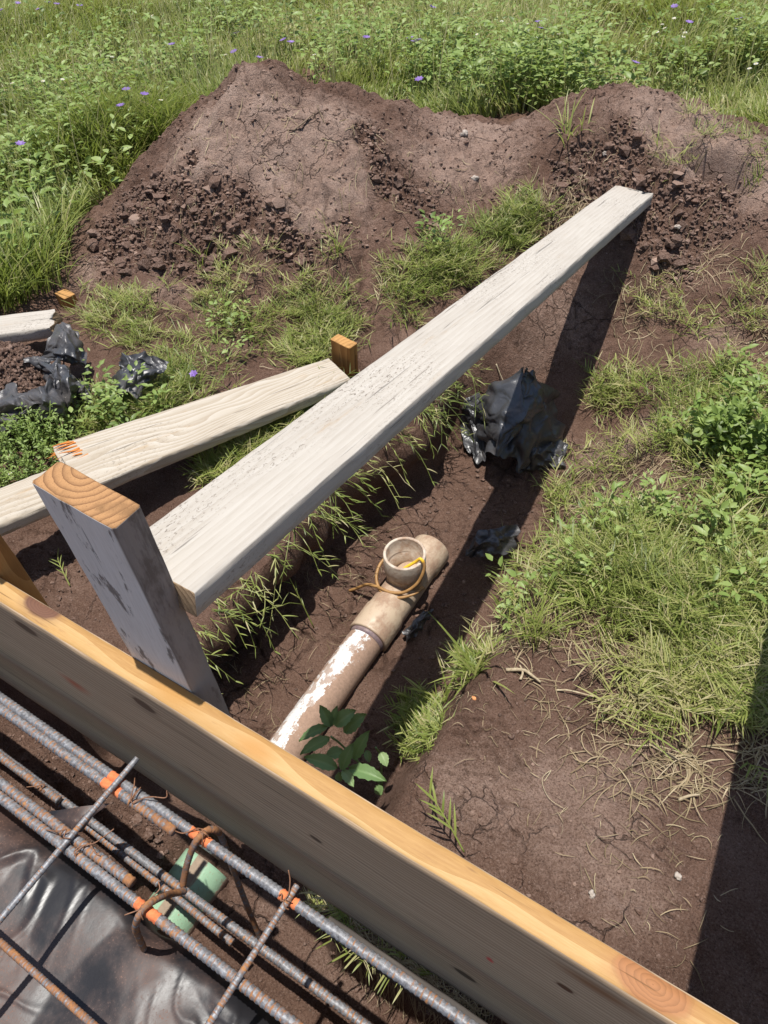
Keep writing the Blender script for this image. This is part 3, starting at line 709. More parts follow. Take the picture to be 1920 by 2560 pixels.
# broken plank lying on the ground, with a strip split off its far side at the left
A0 = at(0, 1311, z=-.42); A1 = at(877, 947, z=-.575); B1 = at(807, 900, z=-.575); B0 = at(300, 1058, z=-.475)
ax = A1 - A0; Lb = np.linalg.norm(ax); ax /= Lb
wv = (B1 - A1) - ax * ((B1 - A1) @ ax); wv[2] = 0; wv /= np.linalg.norm(wv)
tv = np.cross(ax, wv); tv = tv if tv[2] < 0 else -tv
wd1 = (B1 - A1) @ wv; s0 = (B0 - A0) @ ax; wd0 = (B0 - A0) @ wv
ext = .25; Lp = Lb + ext
brk = (at(133, 1113, z=-.45) - A0) @ ax
def plank2():
    root = empty('broken_plank', A0 + wv * .07 + tv * .045)
    def width(u): return wd0 + (wd1 - wd0) * np.clip((u - ext - s0) / (Lb - s0), -.4, 1)
    def trim(u, v, w):
        W = width(u); vv = (v / .15 + .5) * W
        cut = ext + brk + .012 * fbm(vv * 90, w * 60, 3, 5)
        f = np.clip((cut - u) / .012, 0, 1); f = f * f * (3 - 2 * f)
        lim = W * (1 - .42 * f) - .004 * np.abs(fbm(u * 25, w * 30, 3, 6))
        vv = np.where(f > .01, np.minimum(vv, np.maximum(lim, 0) * (.35 + .65 * vv / W) / (.35 + .65) * 1.0 + 0 * vv), vv)
        end = np.where(u > Lp - .01, .02 * (vv / W), 0)
        return u + end, vv, w
    V, q, mi, g = board(A0 - ax * ext, ax, wv, tv, Lp, .15, .043, nu=200, nv=13, nw=4, r=.003, wob=.0016, seed=41, trim=trim)
    m = np.where(mi == 2, 1, 0)
    link('plank_body', new_mesh('plank_body', V, [q], [WEATHERED_SPLIT, PLANK_END], True, {'g': g}, m), root)
    parts = []
    Wb = width(np.array([ext + brk]))[0]
    for k in range(80):
        vv = Wb * (.58 + .40 * rng.random()); ww = -.004 + .040 * rng.random()
        p = A0 + ax * (brk + .035 + .03 * rng.random()) + wv * vv + tv * ww
        l = .025 + .05 * rng.random()
        d = -ax + wv * rng.normal(0, .12) + tv * rng.normal(0, .12)
        d /= np.linalg.norm(d)
        P = np.array([p, p + d * l * .6, p + d * l + wv * rng.normal(0, .003)])
        V, f, A = tube(P, np.array([.0032, .0024, .0003]), 5); A['g'] = V * 1.0; A.pop('s'); parts.append((V, f, A))
    V, f, A = merge(parts)
    link('splinters', new_mesh('splinters', V, f, [SPLINTER], False, A), root)
    tag(root, 'shorter cream plank split at its left end with raw orange splinters', 'plank')
plank2()
# third plank, at the left edge
q0 = at(0, 812, z=-.53); q1 = at(143, 793, z=-.53)
ax3 = q1 - q0; l3 = np.linalg.norm(ax3); ax3 /= l3
wv3 = np.cross((0, 0, 1), ax3)
o = make_board('short_plank', [WEATHERED, PLANK_END], origin=q0 - ax3 * .5, ax=ax3, wv=wv3, tv=(0, 0, -1), L=l3 + .5, W=.135, T=.048, nu=50, nv=7, nw=4, r=.004, wob=.004, seed=51, ends=(0, .03))
tag(o, 'pale weathered plank end beside the soil-filled black plastic, left edge', 'plank')
# stakes
def stake(P, W, T, depth, axd, label, seed, name='wooden_stake'):
    axd = np.array(axd, float); wv = np.cross(axd, (0, 1, 0)); wv = np.array(P[1]) - np.array(P[0]); wv[2] = 0
    wv /= np.linalg.norm(wv); tv = np.cross((0, 0, 1), wv); 
    o = make_board(name, [STAKE_MAT, STAKE_END], origin=(np.array(P[0]) + np.array(P[1])) / 2, ax=axd, wv=wv, tv=tv, L=depth, W=W, T=T, nu=14, nv=5, nw=4, r=.003, wob=.003, seed=seed)
    return tag(o, label, 'stake')
s1a = at(825, 851, y=1.735); s1b = at(874, 868.6, y=1.72)
stake((s1a, s1b), .094, .042, .3, (-.07, .03, -1), 'square wooden stake at the far end of the shorter cream plank', 61)
s2a = at(137, 733, z=-.60); s2b = at(162, 748, z=-.60)
stake((s2a, s2b), .075, .05, .2, (.05, 0, -1), 'small orange-topped wooden stake sunk in the soil at the foot of the dirt heap', 62)

# ------------------------------------------------------------------ drain pipes
def ring_tube(y0, y1, x, z, r, n=40, seg=40, rf=None, r_in=None):
    P = np.stack([np.full(n, x), np.linspace(y0, y1, n), np.full(n, z)], 1); return tube(P, r, seg, rf, True)
def lathe(profile, centre, axis='z', seg=48):
    """closed profile of (radius, height) turned round the axis"""
    pr = np.array(profile, float); n = len(pr); th = np.linspace(0, 2 * math.pi, seg, endpoint=False)
    c, s = np.cos(th), np.sin(th)
    if axis == 'z': V = np.stack([pr[:, 0, None] * c, pr[:, 0, None] * s, np.repeat(pr[:, 1:], seg, 1)], -1)
    else: V = np.stack([pr[:, 0, None] * c, np.repeat(pr[:, 1:], seg, 1), pr[:, 0, None] * s], -1)
    V = V.reshape(-1, 3) + np.asarray(centre)
    i = np.arange(n)[:, None]; j = np.arange(seg)[None]; i2 = (i + 1) % n; k = (j + 1) % seg
    q = np.stack([i * seg + j, i * seg + k, i2 * seg + k, i2 * seg + j], -1).reshape(-1, 4)
    return V, [q], {}
PX, PZ = -.776, -.952
def white_pipe_mask(t, o, mask, f):
    s = t.sep(o)
    # wiped clean strip along the crown: local x near -.012, fading out at the lower end
    wob = t.math('ADD', t.math('MULTIPLY', t.math('SUBTRACT', t.noise(o, 6, 3, .6), .5), .07), t.math('MULTIPLY', t.math('SUBTRACT', t.noise(t.map(o, (40, 22, 40)), 1, 5, .75), .5), .10))
    d = t.math('ABSOLUTE', t.math('ADD', t.math('ADD', s[0], .016), wob))
    d = t.math('ADD', d, t.math('MULTIPLY', t.math('SUBTRACT', f, .5), .02))
    strip = t.sstep(.024, .030, t.math('ADD', d, t.math('MULTIPLY', t.math('SUBTRACT', t.noise(o, 45, 4, .7), .5), .035)))
    blot = t.sstep(.52, .56, t.noise(t.map(o, (1, .7, 1)), 26, 5, .7))
    lone = t.math('MAXIMUM', t.sstep(.036, .05, d), t.math('SUBTRACT', 1.0, t.sstep(.60, .63, t.noise(o, 34, 5, .7))))
    m = t.math('MAXIMUM', strip, t.math('MULTIPLY', blot, .8))
    return t.math('MAXIMUM', t.math('MINIMUM', m, lone), t.math('MULTIPLY', t.sstep(.60, .64, f), .8))
PVC_WHITE = pvc('muddy_white_pvc', (.62, .61, .585), (.23, .15, .105), .3, .4, extra=white_pipe_mask)
PVC_TAN = pvc('mud_filmed_pvc', (.46, .355, .25), (.25, .165, .11), .38, .62, (18, 12, 18))
PVC_CLEAN = pvc('dusty_pvc_socket', (.53, .455, .365), (.29, .20, .14), .42, .68, (22, 22, 22))
def green_mask(t, o, mask, f):
    s = t.sep(o)
    a = t.math('SUBTRACT', 1.0, t.sstep(.011, .016, t.math('ABSOLUTE', t.math('ADD', t.math('SUBTRACT', s[0], .006), t.math('MULTIPLY', t.math('SUBTRACT', t.noise(t.map(o, (60, 8, 30)), 1, 3), .5), .03)))))
    b = t.sstep(.0625, .066, t.math('ADD', t.math('ABSOLUTE', s[0]), t.math('MULTIPLY', t.math('SUBTRACT', f, .5), .008)))
    return t.math('MAXIMUM', t.math('MULTIPLY', a, .9), t.math('MAXIMUM', b, t.math('MULTIPLY', t.sstep(.60, .66, f), .7)))
PVC_GREEN = pvc('green_sewer_pvc', (.265, .41, .27), (.21, .14, .10), .3, .4, extra=green_mask)
root = empty('sewer_tee', (PX, 1.2, PZ - .06))
V, f, A = ring_tube(.236, 1.08, PX, PZ, .056, 60, 44)
o_ = link('pipe', new_mesh('pipe', V, f, [PVC_WHITE], True), root)
# tee fitting: hub sleeve, body, far hub
prof = [(.056, .98), (.0655, .98), (.067, .984), (.067, 1.075), (.0625, 1.09), (.0615, 1.30), (.066, 1.312), (.067, 1.385), (.064, 1.39), (.0575, 1.39), (.056, 1.33), (.03, 1.33), (.03, 1.0)]
V, f, A = lathe(prof, (PX, 0, PZ), 'y', 52)
link('tee_fitting', new_mesh('tee_fitting', V, f, [PVC_TAN], True), root)
prof = [(.052, -.02), (.0605, -.02), (.0605, .075), (.066, .085), (.067, .09), (.067, .158), (.0655, .1605), (.0585, .1605), (.0575, .157), (.0565, .10), (.050, .095), (.049, -.02)]
sx, sy = -.778, 1.215
V, f, A = lathe(prof, (sx, sy, PZ), 'z', 56)
V[:, 1] += (V[:, 2] - PZ) * .02
soc = link('socket', new_mesh('socket', V, f, [PVC_CLEAN], True), root)
V, f, A = lathe([(.0565, .965), (.0572, .965), (.0585, .98), (.0565, .985)], (PX, 0, PZ), 'y', 44)
link('primer_ring', new_mesh('primer_ring', V, f, [PURPLE_PRIMER], True), root)
tag(root, 'muddy white drain pipe with a tan tee fitting and open upright socket in the trench', 'pipe')
GX0, GZ0 = -.751, -.905
V, f, A = ring_tube(-.06, .212, GX0, GZ0, .0665, 30, 48)
o = link('green_pipe', new_mesh('green_pipe', V, f, [PVC_GREEN], True), loc=(GX0, .12, GZ0)); tag(o, 'pale green sewer pipe with a brown mud stripe below the rebar', 'pipe')

# cable looped round the socket
def cable():
    t = NT('yellow_cable_sheath'); s = t.attr('s'); n = t.noise(t.obj(), 60, 4)
    y = t.math('ADD', t.math('MULTIPLY', t.sstep(.05, .08, s), t.math('SUBTRACT', 1.0, t.sstep(.155, .20, s))), t.math('MULTIPLY', t.math('SUBTRACT', n, .5), .4))
    col = t.mix(t.sstep(.4, .7, y), t.ramp(n, [(.3, (.26, .135, .045)), (.7, (.40, .225, .085))]), (.78, .47, .03))
    t.fin(col, .5, None, .4)
    zt = PZ + .161
    def cp(ang, r, z): return np.array([sx + r * math.cos(math.radians(ang)), sy + r * math.sin(math.radians(ang)), z])
    P = [cp(250, .02, zt - .12), cp(285, .035, zt - .045), cp(350, .046, zt - .005), cp(358, .062, zt + .012), cp(352, .079, zt - .012), cp(330, .083, zt - .055), cp(300, .083, zt - .088), cp(268, .088, zt - .10),
         cp(240, .10, zt - .105), cp(222, .125, zt - .125), cp(214, .16, zt - .165), cp(211, .185, zt - .188)]
    V1 = tube(crom(P, 10), .0052, 10)
    P2 = [cp(345, .085, zt - .095), cp(318, .088, zt - .098), cp(285, .094, zt - .108), cp(255, .098, zt - .112), cp(225, .094, zt - .105), cp(195, .087, zt - .095), cp(165, .082, zt - .088), cp(130, .082, zt - .09)]
    V2 = tube(crom(P2, 10), .0052, 10); V2[2]['s'] = V2[2]['s'] * 0 + 1.0
    V, f, A = merge([V1, V2])
    tag(link('cable', new_mesh('cable', V, f, [t.m], True, A)), 'yellow and tan hose looped round the upright pipe socket', 'cable')
cable()

# ------------------------------------------------------------------ rebar cage
def rebar(name, P0, P1, r, label, paint=(), rust=0.1, rust_end=None, bend=0.0, seed=0, fine=.0024, group=None, pitch=.0098):
    P0, P1 = np.array(P0, float), np.array(P1, float); L = np.linalg.norm(P1 - P0); n = int(L / fine)
    t = np.linspace(0, 1, n)[:, None]; P = P0 + (P1 - P0) * t
    P[:, 2] += bend * (t[:, 0] - .5) ** 2 + .002 * fbm(t[:, 0] * 4, t[:, 0] * 0, 2, seed); P[:, 1] += .0015 * fbm(t[:, 0] * 4 + 9, t[:, 0] * 0, 2, seed)
    def rf(S, TH):
        ph = (S + .0032 * np.sin(TH * 2 + .8)) / pitch; fr = np.abs(ph - np.round(ph)) * pitch
        rib = (1 - sst(.0008, .0022, fr)) * (.35 + .65 * np.abs(np.sin(TH - .4)))
        lon = np.exp(-((np.mod(TH - .4 + math.pi / 2, math.pi) - math.pi / 2) / .2) ** 2)
        return 1 + .15 * np.maximum(rib, lon * .9) + .012 * fbm(S * 300, TH * 2, 2, seed)
    V, f, A = tube(P, r * .95, 14, rf)
    s = A.pop('s'); pa = np.zeros(len(s))
    for (a, b) in paint: pa = np.maximum(pa, sst(a - .004, a + .004, s) * (1 - sst(b - .004, b + .004, s)))
    ru = np.full(len(s), rust) + .25 * fbm(s * 7, s * 0, 3, seed + 3)
    if rust_end: ru = np.maximum(ru, rust_end[1] * sst(L - rust_end[0], L, s))
    ph = s / pitch; rib = 1 - sst(.0005, .0018, np.abs(ph - np.round(ph)) * pitch)
    A = {'paint': pa, 'rust': ru, 'rib': rib}
    o = link('rebar', new_mesh('rebar', V, f, [STEEL], True, A)); return tag(o, label, 'rebar', group)
zt = -.345; RB = .0092
yA1 = float(np.mean([at(px, py, z=zt)[1] for px, py in [(0, 1730), (193, 1868), (480, 2077), (700, 2243), (960, 2434)]]))
yA2 = float(np.mean([at(px, py, z=zt)[1] for px, py in [(0, 1764), (169, 1887), (400, 2062)]]))
yB1 = float(np.mean([at(px, py, z=zt)[1] for px, py in [(90, 2075), (169, 2130), (347, 2254), (452, 2332), (580, 2431)]]))
yB2 = float(np.mean([at(px, py, z=zt)[1] for px, py in [(0, 1953), (120, 2046), (320, 2202)]]))
def xa(px, py, z=zt): return float(at(px, py, z=z)[0])
X0 = -2.0; X1 = .75
def sp(x): return x - X0
pA = [sp(xa(283, 1937)), sp(xa(300, 1948)), sp(xa(488, 2085)), sp(xa(515, 2103)), sp(xa(702, 2245)), sp(xa(735, 2268))]
rebar('rebar', (X0, yA1, zt), (X1, yA1, zt), RB, 'ribbed steel bar nearest the form board face, with orange paint marks', paint=[(sp(xa(280, 1934)), sp(xa(312, 1958))), (sp(xa(478, 2078)), sp(xa(526, 2112))), (sp(xa(698, 2242)), sp(xa(738, 2272)))], rust=-.02, seed=1)
rebar('rebar', (X0, yA2, zt - .001), (xa(430, 2086), yA2, zt - .001), RB, 'ribbed bar with a rusty yellow cut end, tight against the form-side bar', paint=[(sp(xa(260, 1952)), sp(xa(303, 1984)))], rust=.0, rust_end=(.16, .5), seed=2)
rebar('rebar', (X0, yB1, zt), (X1, yB1, zt), RB, 'ribbed bar along the plastic edge with an orange mark at the rusty hoop', paint=[(sp(xa(345, 2252)), sp(xa(402, 2295)))], rust=.08, seed=3)
rebar('rebar', (X0, yB2, zt - .001), (xa(331, 2209), yB2, zt - .001), RB, 'ribbed bar with a rusty cut end, lying against the bar along the plastic edge', rust=.12, rust_end=(.03, .6), seed=4)
zl = -.70
yL1 = float(np.mean([at(px, py, z=zl)[1] for px, py in [(300, 2108), (445, 2212), (613, 2345), (717, 2417), (898, 2547)]]))
yL2 = float(np.mean([at(px, py, z=zl)[1] for px, py in [(0, 1895), (142, 2000)]]))
rebar('rebar', (X0, yL1, zl), (X1, yL1, zl), RB, 'dark lower bar deep in the beam trench, shaded by the bars above', rust=.05, seed=5)
rebar('rebar', (X0, yL2, zl + .02), (xa(146, 2003, zl + .02), yL2, zl + .02), RB, 'brown shiny lower bar ending under the first thin crossbar at left', rust=.2, seed=6)
rebar('rebar', (xa(60, 1921, zl - .03), yL1 - .004, zl - .03), (xa(591, 2343, zl - .03), yL1 - .022, zl - .03), RB * .9, 'rusty orange lower bar beside the dark lower bar, over the green pipe', rust=.25, seed=7)
yL4 = float(np.mean([at(px, py, z=zl)[1] for px, py in [(558, 2455), (616, 2496), (705, 2557)]]))
rebar('rebar', (xa(552, 2450, zl), yL4, zl), (X1, yL4, zl), RB, 'rusty lower bar emerging below the plastic edge bar at the bottom of the photo', rust=.22, seed=8)
zn = -.318
xT1 = float(np.mean([at(px, py, z=zn)[0] for px, py in [(331, 1887), (176, 2078), (0, 2301)]]))
xT2 = float(np.mean([at(px, py, z=zn)[0] for px, py in [(741, 2212), (710, 2263), (635, 2378), (560, 2482), (514, 2554)]]))
zc = zt + RB + .0058
rebar('rebar', (xT1, float(at(331, 1887, z=zc)[1]), zc), (xT1, -.75, zc), .0056, 'thin bright crossbar lying over the paired bars at left', rust=-.12, seed=9, pitch=.0062)
rebar('rebar', (xT2, float(at(741, 2212, z=zc)[1]), zc), (xT2, -.75, zc), .0056, 'thin speckled crossbar right of the rusty hoop, tied at an orange mark', rust=.12, seed=10, pitch=.0062)
rebar('rebar', (X0, -.1195, zc - .03), (.5, -.1195, zc - .03), .0058, 'thin rusty bar over the black plastic in the bottom left corner', rust=.45, seed=12, pitch=.0062)
# stirrup hoop
def stirrup():
    root = empty('stirrup', (-.62, .15, -.8))
    def rt(P, r, seed, rust=.5):
        P = crom(P, 16)
        def rf(S, TH):
            ph = S / .0066; fr = np.abs(ph - np.round(ph)) * .0066
            return 1 + .13 * (1 - sst(.0006, .0018, fr)) * np.abs(np.sin(TH))
        V, f, A = tube(P, r, 12, rf); s = A.pop('s')
        return V, f, {'paint': s * 0, 'rust': s * 0 + rust + .3 * fbm(s * 25, s * 0, 2, seed), 'rib': s * 0}
    r = .0058
    xh = xa(505, 2090)
    ya = yA1
    P = [(at(457, 2214, z=-.43)), (at(463, 2180, z=-.40)), (at(474, 2140, z=-.365)), (at(489, 2105, z=zt + .012)), (at(503, 2088, z=zt + .017)), (at(522, 2074, z=zt + .014)), (at(541, 2077, z=zt - .003)), (at(556, 2098, z=-.40)), (at(585, 2180, z=-.55)), (at(620, 2270, z=-.70)), (at(650, 2345, z=-.83))]
    V, f, A = rt(P, r, 1); link('hook_leg', new_mesh('hook_leg', V, f, [STEEL], True, A), root)
    P = [(at(461, 2228, z=-.43)), (at(432, 2234, z=-.395)), (at(406, 2241, z=-.355)), (at(378, 2256, z=zt + .013)), (at(358, 2272, z=zt + .017)), (at(345, 2294, z=zt + .010)), (at(339, 2318, z=-.372)), (at(345, 2338, z=-.42)), (at(372, 2400, z=-.6))]
    V, f, A = rt(P, r, 2); link('hook_leg', new_mesh('hook_leg', V, f, [STEEL], True, A), root)
    tag(root, 'rusty bent hoop bar hooked over the two upper bars above the green pipe', 'stirrup')
stirrup()
def ties():
    def tie(P, label, r=.0011):
        parts = []
        for q in P: parts.append(tube(crom([at(a, b, z=c) for a, b, c in q], 8), r, 6))
        V, f, A = merge(parts)
        tag(link('tie_wire', new_mesh('tie_wire', V, f, [WIRE], True)), label, 'tie wire', 'wire ties on the rebar cage')
    h = zt + RB + .003
    tie([[(337, 1945, h), (335, 1965, h + .01), (327, 1995, h + .004), (333, 2008, h), (352, 1998, h), (378, 1992, h + .012), (414, 1994, h + .012), (417, 1976, h + .02)], [(351, 1970, h), (338, 1982, h + .008), (327, 2000, h + .003), (322, 2012, h - .01)], [(330, 2001, h), (340, 1985, h + .006), (352, 1968, h + .004)]],
        'twisted tie wire on the paired bars just right of the first crossbar')
    tie([[(430, 2074, h - .02), (455, 2083, h), (475, 2078, h), (495, 2071, h + .005), (515, 2078, h + .013), (521, 2088, h)], [(505, 2071, h + .01), (507, 2090, h + .012), (505, 2120, h - .01)], [(490, 2073, h + .01), (512, 2084, h + .012), (522, 2091, h + .004)]],
        'rusty tie wire joining the hoop to the bar by the form board')
    tie([[(396, 2204, h), (399, 2222, h), (385, 2238, h), (366, 2256, h + .004), (352, 2272, h + .01), (311, 2288, h + .015)], [(355, 2262, h + .004), (352, 2285, h + .01), (358, 2300, h)]], 'rusty tie wire with long tails where the hoop crosses the plastic edge bar')
    tie([[(721, 2175, h + .03), (725, 2200, h + .02), (722, 2232, h + .012), (714, 2248, h + .012), (730, 2254, h + .006)], [(697, 2238, h), (705, 2235, h + .003), (702, 2252, h + .004), (712, 2248, h + .010)], [(708, 2250, h + .011), (712, 2268, h + .006), (722, 2274, h)]], 'brown tie wire at the orange mark under the second crossbar')
    tie([[(186, 2140, h), (188, 2125, h + .003), (205, 2114, h + .003), (235, 2108, h + .004), (265, 2088, h + .01), (285, 2072, h + .012)], [(192, 2158, h - .01), (190, 2135, h), (202, 2120, h + .004), (222, 2112, h), (240, 2132, h)], [(226, 2106, h), (236, 2130, h), (250, 2139, h)]], 'dark tie wire looped round the two bars along the plastic edge')
    tie([[(116, 2075, h), (140, 2078, h + .01), (160, 2075, h + .012), (165, 2072, h + .013)], [(150, 2090, h), (158, 2078, h + .01), (166, 2074, h + .012), (160, 2093, h + .012), (176, 2096, h + .012)]], 'tie wire holding the first crossbar to the plastic edge bars')
    tie([[(66, 1968, zl + .04), (92, 1965, zl + .04), (112, 1962, zl + .035), (100, 1976, zl + .03)], [(98, 1958, zl + .04), (104, 1972, zl + .035), (112, 1980, zl + .03)]], 'black tie wire on the brown lower bar at left', .0014)
ties()

# ------------------------------------------------------------------ black plastics
def vapour_sheet():
    xs = np.linspace(-2.0, .6, 520); ys = np.concatenate([np.linspace(-.5, .005, 160), np.linspace(.012, .05, 10), np.full(14, .055)])
    Xs, Ys = np.meshgrid(xs, ys); Ys = Ys.copy()
    edge = .014 * fbm(Xs * 4, Xs * 0, 3, 81) - .02 * np.exp(-((Xs + .62) / .05) ** 2) + interp(Xs, [-1.7, -1.1, -.8, -.5, .4], [-.03, -.015, .0, .0, -.005])
    Ys = Ys + edge * sst(-.2, .0, Ys)
    wx = Xs + .05 * fbm(Xs * 4, Ys * 4, 3, 87); wy = Ys + .05 * fbm(Xs * 4, Ys * 4, 3, 88)
    wr = .016 * fbm(Xs * 4.0, Ys * 5, 2, 82)
    def creases(a, k, sd, p):
        q = wx * math.cos(a) + wy * math.sin(a); q2 = -wx * math.sin(a) + wy * math.cos(a)
        ridge = 1 - np.abs(fbm(q * k, q2 * k * .28, 2, sd)) * 5
        return np.clip(ridge, 0, 1) ** p * np.clip(.3 + 1.8 * fbm(Xs * 3, Ys * 3, 2, sd + 50), 0, 1)
    Zs = -.515 + wr + .009 * creases(.9, 7, 83, 1.2) + .008 * creases(-.5, 9, 84, 1.2) + .005 * creases(1.6, 18, 86, 1.1) + .004 * creases(.4, 26, 89, 1.1) + .014 * facets(wx * 6, wy * 6, 85)
    row = np.arange(len(ys))[:, None]
    dropn = np.clip((row - 159) / 10.0, 0, None)
    Zs = Zs - np.where(dropn > 0, np.where(dropn <= 1, .03 * dropn ** 2, .03 + .26 * (dropn - 1) / 1.3), 0) + 0
    Ys = Ys + np.where(dropn > 1, .006 * fbm(Xs * 20, Zs * 5, 2, 86), 0)
    V = np.stack([Xs, Ys, Zs], -1).reshape(-1, 3); m, n = Xs.shape
    i = np.arange(m - 1)[:, None] * n; j = np.arange(n - 1)[None]
    q = np.stack([i + j, i + j + 1, i + n + j + 1, i + n + j], -1).reshape(-1, 4)
    o = link('plastic_sheet', new_mesh('plastic_sheet', V, [q], [SHEET], True), loc=(-.6, -.3, -.53))
    G = [[at(110, 2030, z=-.52), at(190, 2018, z=-.5), at(275, 2008, z=-.5)], [at(130, 2050, z=-.515), at(190, 2050, z=-.5), at(235, 2040, z=-.51)], [at(160, 2085, z=-.53), at(185, 2085, z=-.52), at(205, 2080, z=-.53)]]
    V, f, A = sheet(G, 8, .004, 14, 4)
    link('sheet_flap', new_mesh('sheet_flap', V, f, [SHEET], True), o)
    tag(o, 'wrinkled dusty black plastic sheet spread under the rebar, bottom left', 'plastic sheet')
vapour_sheet()
def grid_px(rows): return [[at(a, b, z=c) for a, b, c in r] for r in rows]
def bag(name, sheets, label, amp, cell, seed, nsub=14):
    parts = []
    for k, (rows, a) in enumerate(sheets): parts.append(crumple(grid_px(rows), 2, amp * a, seed + 11 * k))
    V, f, A = merge(parts)
    return tag(link(name, new_mesh(name, V, f, [BAG], True)), label, 'plastic bag')
bag('plastic_bag', [
    ([[(1180, 1000, -.80), (1215, 985, -.76), (1300, 925, -.62), (1318, 918, -.60)], [(1190, 1040, -.83), (1225, 1030, -.74), (1300, 985, -.66), (1340, 960, -.68)], [(1196, 1080, -.86), (1250, 1085, -.75), (1310, 1050, -.70), (1360, 1010, -.76)], [(1215, 1110, -.88), (1240, 1145, -.82), (1275, 1100, -.78), (1310, 1050, -.80)]], 1),
    ([[(1310, 920, -.605), (1335, 935, -.64), (1365, 965, -.74), (1378, 1000, -.86)], [(1290, 985, -.66), (1330, 990, -.68), (1370, 1020, -.78), (1395, 1050, -.90)], [(1270, 1060, -.74), (1310, 1060, -.76), (1350, 1090, -.84), (1400, 1110, -.93)], [(1238, 1143, -.86), (1290, 1150, -.88), (1310, 1175, -.93), (1320, 1180, -.95)]], 1.4),
    ([[(1138, 980, -.86), (1165, 975, -.83), (1205, 985, -.82), (1225, 1000, -.84)], [(1140, 1010, -.86), (1165, 1010, -.82), (1200, 1015, -.80), (1220, 1030, -.84)], [(1150, 1060, -.91), (1175, 1055, -.87), (1200, 1060, -.85), (1215, 1070, -.88)], [(1170, 1130, -.95), (1190, 1145, -.93), (1215, 1140, -.92), (1240, 1125, -.93)]], 1.2),
    ([[(1290, 1080, -.86), (1340, 1060, -.84), (1380, 1080, -.87), (1400, 1105, -.92)], [(1285, 1120, -.90), (1330, 1110, -.86), (1380, 1120, -.89), (1413, 1140, -.93)], [(1290, 1150, -.93), (1330, 1150, -.90), (1370, 1150, -.92), (1415, 1165, -.945)], [(1300, 1185, -.97), (1330, 1180, -.96), (1360, 1170, -.96), (1400, 1170, -.965)]], 1.5)],
    'glossy black plastic bag crumpled upright in the trench beside the longest plank', .10, 15, 100)
bag('plastic_bag', [
    ([[(300, 893, -.55), (330, 885, -.53), (380, 893, -.54), (428, 906, -.55)], [(295, 915, -.56), (325, 905, -.52), (375, 915, -.56), (412, 925, -.56)], [(284, 945, -.58), (315, 935, -.53), (350, 945, -.55), (385, 950, -.59)], [(280, 975, -.61), (305, 990, -.58), (335, 1000, -.58), (352, 985, -.61)]], 1.1),
    ([[(330, 886, -.53), (350, 900, -.55), (385, 915, -.56), (412, 922, -.57)], [(325, 905, -.545), (345, 920, -.57), (380, 925, -.58), (400, 930, -.585)], [(322, 925, -.555), (345, 940, -.575), (370, 945, -.585), (385, 950, -.59)]], 1.0)],
    'small grey-black plastic bag lying in grass above the shorter cream plank', .15, 18, 140)
